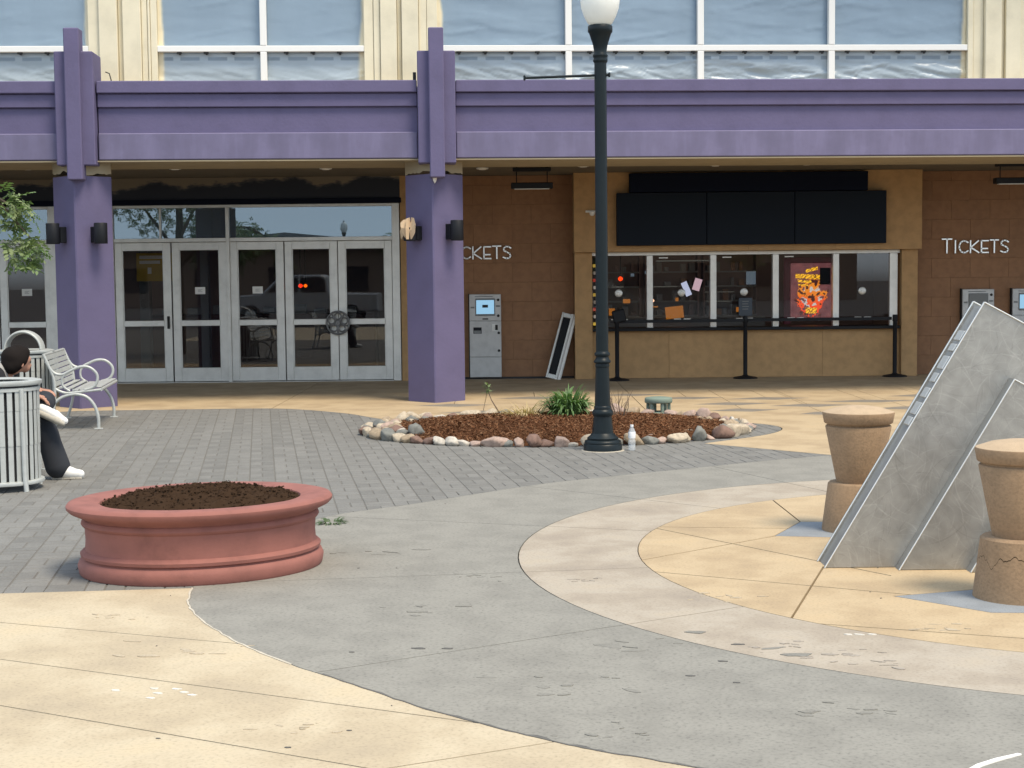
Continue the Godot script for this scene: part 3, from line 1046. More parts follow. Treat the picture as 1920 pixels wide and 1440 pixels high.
func build_canopy():
	var T := canopy_T
	# stepped fascia: four bands, the third set back
	for seg in [[-9.0, -0.52], [-0.02, 3.99], [4.48, 17.0]]:
		var f: MeshInstance3D = hbox("fascia_band", M.purple, seg[0], seg[1], 3.957, 4.109, -0.5, 0.02, 0.01, T)
		f.name = "fascia_band"
		hbox("fascia_band", M.purple, seg[0], seg[1], 3.785, 3.953, -0.5, -0.03, 0.008, T)
		hbox("fascia_band", M.purple, seg[0], seg[1], 3.455, 3.782, -0.5, -0.075, 0.002, T)
		hbox("fascia_band", M.purple_faded, seg[0], seg[1], 3.127, 3.462, -0.5, -0.022, 0.012, T)
	hbox("canopy_beam", M.soffit, -9.0, 17.0, 3.122, 4.09, -1.35, -0.498, 0.004, T)
	# underside strip that shows behind the fascia
	hbox("beam_soffit", M.soffit, -9.0, 17.0, 3.104, 3.1205, -1.36, -0.03, 0.0, T)
	hbox("canopy_roof", M.interior_grey, -9.0, 17.0, 4.02, 4.085, -1.0, -0.51, 0.0, T)
	var ceil := new_st()
	prism(ceil, ccw(PackedVector2Array([Vector2(-14, -20.2), Vector2(-5, -20.75), Vector2(12, -21.75), Vector2(14, -21.9), Vector2(14, -24.62), Vector2(-14, -24.62)])), 3.2, 3.28)
	# a plain underside for the ceiling
	quad(ceil, Vector3(-14, 3.2, -20.2), Vector3(14, 3.2, -21.9), Vector3(14, 3.2, -24.62), Vector3(-14, 3.2, -24.62), Vector3.DOWN)
	hp("ceiling", ceil, M.ceiling_shaded)
	for p in [[-6.75, -21.82], [-4.75, -22.12], [-2.65, -22.43], [-0.4, -22.76], [1.06, -22.43], [2.97, -22.5], [4.29, -22.48], [6.18, -22.43]]:
		var st := new_st()
		lathe(st, [Vector2(0.0, 3.17), Vector2(0.05, 3.172), Vector2(0.06, 3.186), Vector2(0.085, 3.182), Vector2(0.09, 3.2)], 20, Transform3D(Basis.IDENTITY, Vector3(p[0], 0, p[1])))
		hp("downlight", st, M.white_paint)
	# diamond columns with fins
	for c in [[-5.455, -19.87, -0.275], [-0.985, -20.21, 4.235]]:
		var st := new_st()
		var r := 0.37
		var poly := PackedVector2Array()
		for k in 4:
			for s in [-1.0, 1.0]:
				var a: float = PI / 2 * k + s * 0.03
				poly.append(Vector2(c[0], c[1]) + Vector2(cos(a), sin(a)) * r)
		prism(st, ccw(poly), -0.02, 2.93)
		var col_ := hp("column", st, M.purple)
		# unpainted head, with the ragged edge of the purple coat
		st = new_st()
		var head := PackedVector2Array()
		for k in 4:
			for s in [-1.0, 1.0]:
				var a: float = PI / 2 * k + s * 0.03
				head.append(Vector2(c[0], c[1]) + Vector2(cos(a), sin(a)) * (r + 0.002))
		head = ccw(head)
		var jag := FastNoiseLite.new()
		jag.seed = int(c[0] * 10.0)
		jag.frequency = 2.2
		for i in head.size():
			var p0 := head[i]
			var p1 := head[(i + 1) % head.size()]
			var d := (p1 - p0).normalized()
			var n := Vector3(d.y, 0, -d.x)
			if n.dot(Vector3(p0.x - c[0], 0, p0.y - c[1])) < 0:
				n = -n
			var steps := 1 if p0.distance_to(p1) < 0.1 else 16
			for k in steps:
				var a := p0.lerp(p1, float(k) / steps)
				var b := p0.lerp(p1, float(k + 1) / steps)
				var ya := 2.965 + 0.08 * jag.get_noise_2d(a.x, a.y) + 0.008 * jag.get_noise_2d(a.x * 9.0, a.y * 9.0)
				var yb := 2.965 + 0.08 * jag.get_noise_2d(b.x, b.y) + 0.008 * jag.get_noise_2d(b.x * 9.0, b.y * 9.0)
				quad(st, Vector3(a.x, ya, a.y), Vector3(b.x, yb, b.y), Vector3(b.x, 3.12, b.y), Vector3(a.x, 3.12, a.y), n)
		part(col_, "bare_stucco_head", st, M.soffit)
		# stepped fin on the fascia above
		var f := new_st()
		box(f, Vector3(c[2], 3.76, -0.15), Vector3(0.48, 1.41, 0.5), 0.012)
		var fin := hp("pilaster_fin", f, M.purple, T)
		f = new_st()
		box(f, Vector3(c[2] + 0.0, 3.805, 0.08), Vector3(0.19, 1.87, 0.24), 0.012)
		part(fin, "blade", f, M.purple)
	# little drip left under the second fin
	var d := new_st()
	lathe(d, [Vector2(0.0, 2.8), Vector2(0.018, 2.83), Vector2(0.03, 2.872)], 8, Transform3D(Basis.IDENTITY, Vector3(4.2, 0, 0.06)))
	hp("foam_drip", d, M.white_paint, T)

func build_upper_wall():
	var T := canopy_T
	var z := -0.9
	# ribbed cream piers: [from, to] and their boards [x0, x1, how far proud]
	for pier in [[-0.29, 0.6, [[-0.29, -0.145, 0.0], [-0.14, 0.096, 0.05], [0.1, 0.16, -0.02], [0.165, 0.399, 0.04], [0.403, 0.478, 0.0], [0.484, 0.514, 0.015], [0.518, 0.6, 0.0]]],
			[3.3, 4.27, [[3.3, 3.426, 0.0], [3.43, 3.515, 0.015], [3.519, 3.735, 0.05], [3.74, 3.795, -0.02], [3.8, 4.022, 0.04], [4.026, 4.127, 0.0], [4.131, 4.27, 0.0]]],
			[11.43, 12.8, [[11.43, 11.505, 0.0], [11.509, 11.65, -0.02], [11.654, 11.88, 0.05], [11.884, 11.937, -0.02], [11.941, 12.146, 0.04], [12.15, 12.8, 0.0]]]]:
		var core := hbox("wall_pier", M.cream_dark, pier[0], pier[1], 4.0, 7.2, z - 0.4, z - 0.06, 0.0, T)
		for b in pier[2]:
			var st := new_st()
			bx(st, b[0], b[1], 4.01, 7.15, z - 0.055, z + b[2], 0.006)
			part(core, "board", st, M.cream)
	# window bays
	var bays := [[-4.6, -0.29, [-2.3]], [0.6, 3.3, [1.98]], [4.27, 11.43, [6.015, 7.79, 9.568]], [12.8, 17.0, []]]
	for i in bays.size():
		var b: Array = bays[i]
		var w := hbox("upper_window", M.white_paint, b[0], b[1], 4.6, 4.678, z - 0.09, z - 0.005, 0.006, T)
		w.set_meta("label", "upper window masked with plastic sheeting above the purple fascia")
		for x in b[2]:
			var st := new_st()
			bx(st, x - 0.043, x + 0.043, 4.2, 4.598, z - 0.09, z - 0.004, 0.006)
			part(w, "mullion", st, M.white_paint)
			st = new_st()
			bx(st, x - 0.043, x + 0.043, 4.68, 7.1, z - 0.09, z - 0.004, 0.006)
			part(w, "mullion", st, M.white_paint)
		var st := new_st()
		bx(st, b[0], b[1], 4.1, 7.15, z - 0.16, z - 0.15, 0.0)
		part(w, "pane", st, M.tinted_glass)
		part(w, "plastic_sheet", film(b[0], b[1], 4.12, 7.1, z - 0.1, i), film_look(b[1] - b[0], i))
		var x: float = b[0] + 0.28
		while x < b[1] - 0.05:
			st = new_st()
			box(st, Vector3(x, 4.588, z - 0.035), Vector3(0.065, 0.022, 0.03), 0.004)
			box(st, Vector3(x + 0.008, 4.572, z - 0.035), Vector3(0.03, 0.02, 0.02), 0.003)
			part(w, "clip", st, M.rubber)
			x += 0.349
	hbox("wall_sill", M.cream_dark, -9.0, 17.0, 3.9, 4.1, z - 0.45, z - 0.101, 0.0, T)
	hbox("wall_head", M.cream, -9.0, 17.0, 7.152, 7.198, z - 0.45, z + 0.06, 0.0, T)
	hbox("rear_partition", M.interior_grey, -9.0, 17.0, 3.41, 7.19, z - 1.7, z - 1.6, 0.0, T)
	hbox("wall_pier", M.cream, -9.0, -4.6, 4.0, 7.15, z - 0.4, z, 0.0, T)
	# loose cable and a bracket beside the fins
	var c := new_st()
	tube(c, [Vector3(-0.02, 4.3, z + 0.3), Vector3(0.03, 4.28, z + 0.3), Vector3(0.05, 4.2, z + 0.3), Vector3(0.055, 4.11, z + 0.3)], 0.008, 6)
	hp("loose_cable", c, M.rubber, T)
	hbox("bracket", M.rubber, 3.94, 3.982, 4.12, 4.24, -0.3, -0.24, 0.003, T)

# crumpled plastic film, fanning from its taped corners
func film(x0: float, x1: float, y0: float, y1: float, z: float, k: int) -> ArrayMesh:
	var nz := FastNoiseLite.new()
	nz.seed = 300 + k
	nz.frequency = 1.0
	nz.fractal_octaves = 3
	nz.domain_warp_enabled = true
	nz.domain_warp_amplitude = 0.6
	nz.domain_warp_frequency = 0.7
	var nx := int((x1 - x0) * 26)
	var ny := 110
	var pts := PackedVector3Array()
	var calm: float = [0.4, 0.35, 0.9, 0.5][k]
	for j in ny + 1:
		for i in nx + 1:
			var x := lerpf(x0, x1, float(i) / nx)
			var y := lerpf(y0, y1, pow(float(j) / ny, 1.4))
			var low := clampf((4.62 - y) / 0.3, 0.0, 1.0)
			var d := nz.get_noise_2d(x * 0.45 + y * 0.6, y * 2.6) * 0.03 + nz.get_noise_2d(x * 0.9 + 40.0, y * 8.0 + x * 2.2) * 0.016 * (0.25 + low) + maxf(0.0, nz.get_noise_2d(x * 0.35 + 9.0, y * 5.0 - x * 0.9) - 0.25) * 0.06
			pts.append(Vector3(x, y, z + d * calm * (0.55 + 0.9 * low)))
	var st := new_st()
	var N := func(i: int, j: int) -> Vector3:
		var a: Vector3 = pts[j * (nx + 1) + mini(i + 1, nx)] - pts[j * (nx + 1) + maxi(i - 1, 0)]
		var b: Vector3 = pts[mini(j + 1, ny) * (nx + 1) + i] - pts[maxi(j - 1, 0) * (nx + 1) + i]
		return a.cross(b).normalized()
	for j in ny:
		for i in nx:
			for e in [[0, 0], [1, 1], [1, 0], [0, 0], [0, 1], [1, 1]]:
				st.set_normal(N.call(i + e[0], j + e[1]))
				var p: Vector3 = pts[(j + e[1]) * (nx + 1) + i + e[0]]
				st.set_uv(Vector2((p.x - x0) / (x1 - x0), 1.0 - (p.y - y0) / (y1 - y0)))
				st.add_vertex(p)
	return st.commit()

func film_look(width: float, k: int) -> StandardMaterial3D:
	var W := int(width * 64)
	var H := 190
	var im := Image.create(W, H, false, Image.FORMAT_RGBA8)
	var nz := FastNoiseLite.new()
	nz.seed = 500 + k
	nz.frequency = 0.02
	nz.fractal_octaves = 5
	var film_c := col(0.36, 0.47, 0.58)
	var spray := col(0.78, 0.69, 0.49)
	for y in H:
		for x in W:
			var e := minf(x, W - 1 - x) / 64.0     # metres from the taped edge
			var n := nz.get_noise_2d(x, y * 0.45)
			var s := clampf((0.05 + 0.05 * n - e) / 0.035 + 0.4, 0.0, 1.0)
			var c := film_c
			var alpha := 0.6 + 0.08 * n
			if 7.1 - 2.98 * y / float(H) < 4.6:      # a second layer of film hangs below the rail
				c = col(0.5, 0.58, 0.64)
				alpha = 0.74 + 0.12 * n
			# row of greyer blocks under the rail
			var up := 7.1 - 2.98 * y / float(H)
			if up < 4.555 and up > 4.5 and k < 3 and fmod(x / 64.0 + 0.07, 0.349) < 0.25:
				c = film_c.lerp(col(0.2, 0.23, 0.26), 0.45)
				alpha = 0.75
			c = c.lerp(spray, s)
			c.a = lerpf(alpha, 1.0, s)
			im.set_pixel(x, y, c)
	var m := mat("plastic_film_%d" % k, Color.WHITE, 0.26)
	m.albedo_texture = ImageTexture.create_from_image(im)
	m.transparency = BaseMaterial3D.TRANSPARENCY_ALPHA
	m.texture_repeat = false
	return m

func build_entrance():
	# header over the doors, brown at the top and blue-black below a ragged edge
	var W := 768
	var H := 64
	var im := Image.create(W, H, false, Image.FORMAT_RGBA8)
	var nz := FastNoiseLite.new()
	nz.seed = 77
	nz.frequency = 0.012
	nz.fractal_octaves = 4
	var bare := col(0.2, 0.16, 0.11)  # brown tone of the upper part
	var coat := col(0.009, 0.013, 0.026)  # blue-black tone of the lower part
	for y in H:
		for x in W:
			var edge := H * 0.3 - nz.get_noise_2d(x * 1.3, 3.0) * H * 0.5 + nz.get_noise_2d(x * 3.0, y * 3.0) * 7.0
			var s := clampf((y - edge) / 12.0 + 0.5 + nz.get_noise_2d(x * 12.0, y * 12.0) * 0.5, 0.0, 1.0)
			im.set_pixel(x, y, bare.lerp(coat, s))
	var m := mat("header_tones", Color.WHITE, 0.6)
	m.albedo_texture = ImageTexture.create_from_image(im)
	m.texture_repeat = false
	hbox("door_header", M.dark_wall, -14, -1.66, 2.79, 3.199, DZ - 0.16, DZ + 0.02, 0.0)
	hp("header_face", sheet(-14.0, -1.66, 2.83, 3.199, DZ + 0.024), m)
	hbox("header_lip", M.navy_black, -14, -1.7, 2.782, 2.86, DZ + 0.0, DZ + 0.07, 0.004)
	# brown jambs between the door sets
	hbox("jamb_wall", M.booth_tile_1, -7.1, -6.29, -0.02, 2.782, DZ - 0.1, DZ + 0.03, 0.0)
	hbox("jamb_wall", M.booth_tile_1, -1.72, -1.5, -0.02, 3.199, DZ - 0.2, DZ + 0.03, 0.0)
	# entrance set
	door_set(-6.28, -1.735, [[-6.2, -5.325], [-5.305, -4.45], [-4.395, -3.555], [-3.54, -2.715], [-2.705, -1.86]], -4.423)
	door_set(-10.7, -7.11, [[-10.62, -9.8], [-9.78, -8.93], [-8.86, -8.03], [-8.01, -7.18]], -8.9)
	# the film reel shaped pull across the last pair
	var c := Vector3(-2.71, 0.92, DZ + 0.11)
	var st := new_st()
	var ring := func(o: Vector3, r: float, w: float):
		var pts := []
		for k in 29:
			pts.append(o + Vector3(cos(TAU * k / 28.0) * r, sin(TAU * k / 28.0) * r, 0))
		tube(st, pts, w, 7, false)
	ring.call(c, 0.178, 0.016)
	for k in 5:
		var a := TAU * k / 5.0 + 0.3
		ring.call(c + Vector3(cos(a), sin(a), 0) * 0.104, 0.05, 0.012)
		tube(st, [c + Vector3(cos(a + 0.63), sin(a + 0.63), 0) * 0.03, c + Vector3(cos(a + 0.63), sin(a + 0.63), 0) * 0.17], 0.014, 6)
	lathe(st, [Vector2(0, 0.02), Vector2(0.04, 0.02), Vector2(0.045, 0.0), Vector2(0.0, -0.02)], 16, Transform3D(Basis(Vector3.RIGHT, PI / 2), c))
	var dark := mat("reel_metal", col(0.16, 0.16, 0.16), 0.4, 0.5)
	hp("reel_door_pull", st, dark)
	# lobby behind the glass
	hbox("lobby_floor", M.dark_floor, -13.9, 0.8, -0.018, 0.002, -29.9, DZ - 0.06, 0.0)
	hbox("lobby_partition", M.dark_wall, -13.9, 0.9, 0.0, 3.2, -28.6, -28.4, 0.0)
	hbox("lobby_partition", M.dark_wall, 0.86, 0.96, 0.0, 3.2, -29.9, -24.66, 0.0)
	hbox("vestibule_post", M.interior_grey, -6.16, -6.0, 0.0, 3.2, -25.9, -25.7, 0.004)
	hbox("vestibule_post", M.interior_grey, -5.15, -5.02, 0.0, 3.2, -25.9, -25.7, 0.004)
	hbox("vestibule_post", M.interior_grey, -1.95, -1.82, 0.0, 3.2, -25.9, -25.7, 0.004)
	hbox("vestibule_post", M.interior_grey, -3.0, -2.9, 0.0, 3.2, -25.9, -25.7, 0.004)

func door_set(x0: float, x1: float, leaves: Array, big: float):
	var al: Material = M.aluminium
	var f := new_st()
	bx(f, x0, x0 + 0.075, 0.0, 2.78, DZ - 0.08, DZ + 0.02, 0.004)
	bx(f, x1 - 0.12, x1, 0.0, 2.78, DZ - 0.08, DZ + 0.02, 0.004)
	bx(f, big - 0.028, big + 0.028, 0.0, 2.735, DZ - 0.08, DZ + 0.026, 0.004)
	bx(f, x0 + 0.076, x1 - 0.121, 2.735, 2.779, DZ - 0.08, DZ + 0.018, 0.003)
	bx(f, x0 + 0.076, big - 0.029, 2.205, 2.265, DZ - 0.08, DZ + 0.018, 0.003)
	bx(f, big + 0.029, x1 - 0.121, 2.205, 2.265, DZ - 0.08, DZ + 0.018, 0.003)
	bx(f, x0 + 0.79, x0 + 0.82, 2.266, 2.734, DZ - 0.07, DZ + 0.01, 0.003)
	bx(f, x0 + 0.076, x1 - 0.121, 0.0, 0.012, DZ - 0.09, DZ + 0.05, 0.002)
	var frame := hp("entrance_frame", f, al)
	for t in [[x0 + 0.076, x0 + 0.79], [x0 + 0.82, big - 0.029], [big + 0.029, x1 - 0.121]]:
		for zz in [-0.05, -0.03]:
			var g := new_st()
			bx(g, t[0], t[1], 2.266, 2.734, DZ + zz, DZ + zz + 0.006)
			part(frame, "transom_pane", g, M.tinted_glass, house.transform.affine_inverse() * house.transform)
	var k := 0
	for l in leaves:
		var d := new_st()
		var a: float = l[0]
		var b: float = l[1]
		var s := 0.115
		bx(d, a, a + s, 0.02, 2.2, DZ - 0.05, DZ, 0.005)
		bx(d, b - s, b, 0.02, 2.2, DZ - 0.05, DZ, 0.005)
		bx(d, a + s, b - s, 2.075, 2.2, DZ - 0.048, DZ - 0.002, 0.004)
		bx(d, a + s, b - s, 0.02, 0.235, DZ - 0.048, DZ - 0.002, 0.004)
		# glazing beads
		bx(d, a + s, a + s + 0.014, 0.235, 2.075, DZ - 0.045, DZ - 0.008, 0.002)
		bx(d, b - s - 0.014, b - s, 0.235, 2.075, DZ - 0.045, DZ - 0.008, 0.002)
		var door := hp("entrance_door", d, al)
		for y in [[0.235, 0.888], [0.985, 2.075]]:
			var g := new_st()
			bx(g, a + s, b - s, y[0], y[1], DZ - 0.03, DZ - 0.024)
			part(door, "glass_pane", g, M.glass)
		var r := new_st()
		bx(r, a + s, b - s, 0.89, 0.983, DZ - 0.046, DZ - 0.004, 0.006)
		part(door, "push_rail", r, al)
		if k in [1, 2] or x0 < -8.0:
			var n := new_st()
			bx(n, (a + b) / 2 - 0.08, (a + b) / 2 + 0.08, 1.39, 1.5, DZ - 0.0235, DZ - 0.0225)
			bx(n, (a + b) / 2 - 0.03, (a + b) / 2 + 0.03, 1.425, 1.465, DZ - 0.0224, DZ - 0.0222)
			part(door, "paper_notice", n, M.paper)
			n = new_st()
			for q in 3:
				bx(n, (a + b) / 2 - 0.035, (a + b) / 2 + 0.035 - 0.02 * (q % 2), 1.425 + q * 0.016, 1.43 + q * 0.016, DZ - 0.0221, DZ - 0.0219)
			part(door, "notice_print", n, M.interior_grey)
		if k == 0:
			var h := new_st()
			box(h, Vector3(b - 0.055, 0.95, DZ + 0.006), Vector3(0.04, 0.2, 0.012), 0.005)
			tube(h, [Vector3(b - 0.055, 1.02, DZ + 0.01), Vector3(b - 0.055, 1.01, DZ + 0.05), Vector3(b - 0.055, 0.9, DZ + 0.05), Vector3(b - 0.055, 0.885, DZ + 0.01)], 0.009, 6)
			part(door, "handle", h, M.reel_metal if M.has("reel_metal") else M.rubber)
		k += 1

func tile_wall(called: String, x0: float, x1: float, y0: float, y1: float, z: float, pre: String, tw := 0.61, th := 0.305) -> void:
	var core := hbox(called, M.grout if pre == "wall_tile_" else M.booth_grout, x0, x1, y0, y1, z - 0.13, z - 0.012, 0.0)
	var y := y0
	var row := 0
	while y < y1 - 0.01:
		var yt := minf(y + th, y1)
		var x := x0 - (tw * 0.5 if row % 2 == 1 else 0.0)
		while x < x1 - 0.01:
			var xa := maxf(x, x0)
			var xb := minf(x + tw, x1)
			if xb - xa > 0.02:
				var st := new_st()
				box(st, Vector3((xa + xb) / 2, (y + yt) / 2, z - 0.006 + rng.randf_range(-0.0008, 0.0008)), Vector3(xb - xa - 0.0025, yt - y - 0.0025, 0.012), 0.0015)
				part(core, "tile", st, M[pre + str(rng.randi() % 4)])
			x += tw
		y = yt
		row += 1

func build_tiled_walls():
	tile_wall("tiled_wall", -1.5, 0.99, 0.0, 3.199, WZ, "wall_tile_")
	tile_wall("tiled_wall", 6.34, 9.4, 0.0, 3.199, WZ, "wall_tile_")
	hbox("wall_end", M.wall_tile_0, 9.4, 14.0, -0.02, 3.199, WZ - 0.2, WZ, 0.0)
	hbox("wall_backing", M.dark_wall, -1.72, 1.2, -0.02, 3.199, WZ - 0.2, WZ - 0.131, 0.0)
	hbox("wall_backing", M.dark_wall, 6.2, 14.0, -0.02, 3.199, WZ - 0.3, WZ - 0.201, 0.0)
	hbox("base_strip", M.rubber, -1.5, 0.985, 0.0, 0.03, WZ, WZ + 0.012, 0.0)

func build_booth():
	# piers and bulkhead
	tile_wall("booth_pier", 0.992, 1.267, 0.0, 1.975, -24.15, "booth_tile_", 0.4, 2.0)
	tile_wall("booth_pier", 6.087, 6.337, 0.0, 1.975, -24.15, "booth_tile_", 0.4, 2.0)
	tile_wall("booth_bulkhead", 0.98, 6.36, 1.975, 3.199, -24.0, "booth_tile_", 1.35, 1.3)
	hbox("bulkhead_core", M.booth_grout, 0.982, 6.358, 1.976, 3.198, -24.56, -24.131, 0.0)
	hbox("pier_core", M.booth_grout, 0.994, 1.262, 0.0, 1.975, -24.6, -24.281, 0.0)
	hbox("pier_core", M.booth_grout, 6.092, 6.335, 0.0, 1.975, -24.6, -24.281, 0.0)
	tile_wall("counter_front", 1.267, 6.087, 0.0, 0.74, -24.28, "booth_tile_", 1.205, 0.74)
	hbox("counter_top", M.black, 1.267, 6.06, 0.741, 0.79, -24.72, -24.14, 0.006)
	# windows: aluminium posts and glass with a round speaking grille
	var zf := -24.25
	var f := new_st()
	bx(f, 1.268, 6.08, 1.92, 1.974, zf - 0.08, zf + 0.02, 0.003)
	for x in [2.17, 3.163, 4.138, 5.08]:
		bx(f, x - 0.048, x + 0.048, 0.79, 1.919, zf - 0.08, zf + 0.03, 0.004)
	bx(f, 5.925, 6.05, 0.79, 1.919, zf - 0.08, zf + 0.0, 0.003)
	var frame := hp("ticket_window_frame", f, M.aluminium)
	var spans := [[1.27, 2.12], [2.22, 3.113], [3.213, 4.088], [4.188, 5.03], [5.13, 5.923]]
	for i in spans.size():
		var s: Array = spans[i]
		var g := new_st()
		bx(g, s[0], s[1], 0.87, 1.919, zf - 0.04, zf - 0.034)
		part(frame, "glass_pane", g, M.glass)
		var cx: float = [1.685, 2.67, 3.648, 4.6, 5.5][i]
		if i == 3:
			cx = 4.45
		var st := new_st()
		lathe(st, [Vector2(0.0, 0.02), Vector2(0.02, 0.02), Vector2(0.024, 0.014), Vector2(0.052, 0.014), Vector2(0.062, 0.004), Vector2(0.06, -0.004), Vector2(0.0, -0.004)], 20, Transform3D(Basis(Vector3.RIGHT, PI / 2), Vector3(cx, 1.335, zf - 0.02)))
		if i != 3:
			part(frame, "speaking_grille", st, M.aluminium)
		st = new_st()
		bx(st, s[0] + 0.1, s[0] + 0.24, 1.872, 1.89, zf - 0.033, zf - 0.03)
		if i != 0 and i != 4:
			part(frame, "number_strip", st, M.paper)
		# tray slot, card reader and printer on the counter
		st = new_st()
		for q in 2:
			bx(st, cx - 0.12 + q * 0.15, cx - 0.01 + q * 0.15, 0.915, 0.93, zf - 0.03, zf - 0.012, 0.002)
		part(frame, "pass_slot", st, M.aluminium)
	hbox("booth_floor", M.dark_floor, 0.97, 6.36, -0.018, 0.002, -29.9, -24.62, 0.0)
	hbox("booth_back_wall", M.dark_wall, 0.97, 6.36, 0.0, 3.2, -27.3, -27.2, 0.0)
	hbox("booth_side_wall", M.dark_wall, 6.36, 6.46, 0.0, 3.2, -29.9, -24.62, 0.0)

# ------------------------------------------------------------------ fixtures on the building
func build_fixtures():
	# wall lamps: open drums on a bracket, on the column faces
	var say := ["black drum wall lamp on the shaded left face of the column beside the bench", "black drum wall lamp on the column face towards the entrance doors", "black drum wall lamp on the column face towards the ticket machine"]
	var spots := [[-5.46 - 0.185, -19.87 + 0.185, -PI / 4], [-5.46 + 0.185, -19.87 + 0.185, PI / 4], [-0.985 + 0.185, -20.21 + 0.185, PI / 4], [-0.985 - 0.185, -20.21 + 0.185, -PI / 4]]
	var lamp: Node3D
	for i in 4:
		var s: Array = spots[i]
		var at := Vector3(s[0], 2.08, s[1])
		if i == 0:
			lamp = thing("wall_lamp", say[0], "wall lamp", at, s[2], "drum lamps on the columns")
			var st := new_st()
			lathe(st, [Vector2(0.072, 0.01), Vector2(0.08, 0.0), Vector2(0.083, 0.006), Vector2(0.083, 0.254), Vector2(0.078, 0.26), Vector2(0.07, 0.252), Vector2(0.072, 0.01)], 28, Transform3D(Basis.IDENTITY, Vector3(0, 0, 0.165)))
			part(lamp, "drum", st, M.black)
			st = new_st()
			box(st, Vector3(0, 0.115, 0.045), Vector3(0.11, 0.2, 0.088), 0.006)
			part(lamp, "bracket", st, M.black)
		elif i < 3:
			copy_of(lamp, at, s[2], say[i])
		else:
			# the lamp still wrapped in masking paper
			var w := thing("papered_wall_lamp", "drum wall lamp half wrapped in torn brown masking paper", "wall lamp", at, s[2])
			var st := new_st()
			lathe(st, [Vector2(0.072, 0.0), Vector2(0.083, 0.006), Vector2(0.083, 0.17), Vector2(0.0, 0.17)], 24, Transform3D(Basis.IDENTITY, Vector3(0, 0, 0.165)))
			part(w, "drum", st, M.black)
			st = new_st()
			box(st, Vector3(0, 0.1, 0.045), Vector3(0.11, 0.18, 0.088), 0.006)
			part(w, "bracket", st, M.black)
			st = new_st()
			var n := 15
			var prev := []
			for k in n + 1:
				var a := lerpf(-2.7, 1.5, float(k) / n)
				var r := 0.112 + 0.03 * sin(k * 2.4) + 0.012 * sin(k * 5.1)
				var lo := 0.02 + 0.13 * clampf(sin(k * 0.9 + 0.6), 0.0, 1.0)
				var hi := 0.25 + 0.04 * sin(k * 1.9)
				var c := Vector3(0, 0, 0.15)
				var row := [c + Vector3(sin(a) * r, lo, cos(a) * r), c + Vector3(sin(a) * r * 1.12, (lo + hi) * 0.55, cos(a) * r * 1.12), c + Vector3(sin(a) * r * 0.8, hi, cos(a) * r * 0.8), c + Vector3(sin(a) * 0.02, hi + 0.012, cos(a) * 0.02)]
				if k > 0:
					for q in 3:
						var nn: Vector3 = (row[q] - prev[q]).cross(prev[q + 1] - prev[q]).normalized()
						if nn.dot(Vector3(sin(a), 0.3, cos(a))) < 0:
							nn = -nn
						tri(st, prev[q], row[q], row[q + 1], nn)
						tri(st, prev[q], row[q + 1], prev[q + 1], nn)
				prev = row
			part(w, "masking_paper", st, M.brown_paper)
	# hanging strip heaters under the ceiling
	var h := thing("ceiling_heater", "black hanging strip heater above the left ticket machine", "heater", Vector3(0.315, 3.2, -22.3), 0.0, "strip heaters under the canopy")
	for y in [[-0.09, -0.035, 0.275], [-0.335, -0.25, 0.3]]:
		var st := new_st()
		box(st, Vector3(0, (y[0] + y[1]) / 2, 0), Vector3(y[2] * 2, y[1] - y[0], 0.16), 0.01)
		part(h, "housing", st, M.black)
	for x in [-0.22, 0.22]:
		var st := new_st()
		tube(st, [Vector3(x, 0.0, 0), Vector3(x, -0.26, 0)], 0.008, 6)
		part(h, "hanger", st, M.black)
	var rs := new_st()
	box(rs, Vector3(0, -0.338, 0), Vector3(0.5, 0.014, 0.1), 0.003)
	part(h, "reflector", rs, M.aluminium)
	copy_of(h, Vector3(7.24, 3.2, -22.3), 0.0, "black hanging strip heater above the right ticket machines")
	ticket_sign(Vector3(-1.04, 1.9, WZ), "raised white metal TICKETS letters beside the purple column", 1.0)
	ticket_sign(Vector3(6.8, 1.915, WZ), "raised white metal TICKETS letters beside the right pier", 1.0)
	kiosk(Vector3(-0.41, 0.03, WZ), "steel ticket machine with a lit blue screen beside the purple column", true)
	kiosk(Vector3(7.36, 0.03, WZ), "steel ticket machine with a blank grey screen behind the metal sculpture", false)
	kiosk(Vector3(8.15, 0.03, WZ), "steel ticket machine with a lit screen at the far right wall", true)
	# dark display boards over the booth
	var b := thing("display_board", "row of three dark display panels above the ticket windows", "display board", Vector3(3.7, 2.067, -24.0))
	for p in [[-2.067, -0.69], [-0.682, 0.66], [0.668, 2.07]]:
		var st := new_st()
		bx(st, p[0], p[1], 0.0, 0.805, 0.02, 0.16, 0.006)
		part(b, "panel", st, M.screen_dark)
	var st0 := new_st()
	bx(st0, -2.0, 2.0, 0.1, 0.7, 0.0, 0.019)
	part(b, "mounting", st0, M.black)
	var bb := boxp(self, "sign_box", M.navy_black, 1.83, 5.49, 2.88, 3.17, -23.98, -23.86, 0.006)
	tag(bb, "long blue-black blank sign box above the display panels", "sign")
	# framed panel leaning against the wall
	var l := thing("leaning_frame", "white metal window frame with dark mesh leaning on the brown wall", "frame", Vector3(0.62, 0.0, -24.24))
	var lean := Basis(Vector3.BACK, -0.268) * Basis(Vector3.RIGHT, -0.1) * Basis(Vector3.UP, -0.45)
	for e in [["rail", -0.085, 0.0, 0.03, 1.06, M.aluminium], ["rail", 0.085, 0.0, 0.04, 1.06, M.white_paint]]:
		var st := new_st()
		box(st, lean * Vector3(e[1], e[4] / 2 + 0.01, 0), Vector3(e[3], e[4], 0.05), 0.004, lean)
		part(l, e[0], st, e[5])
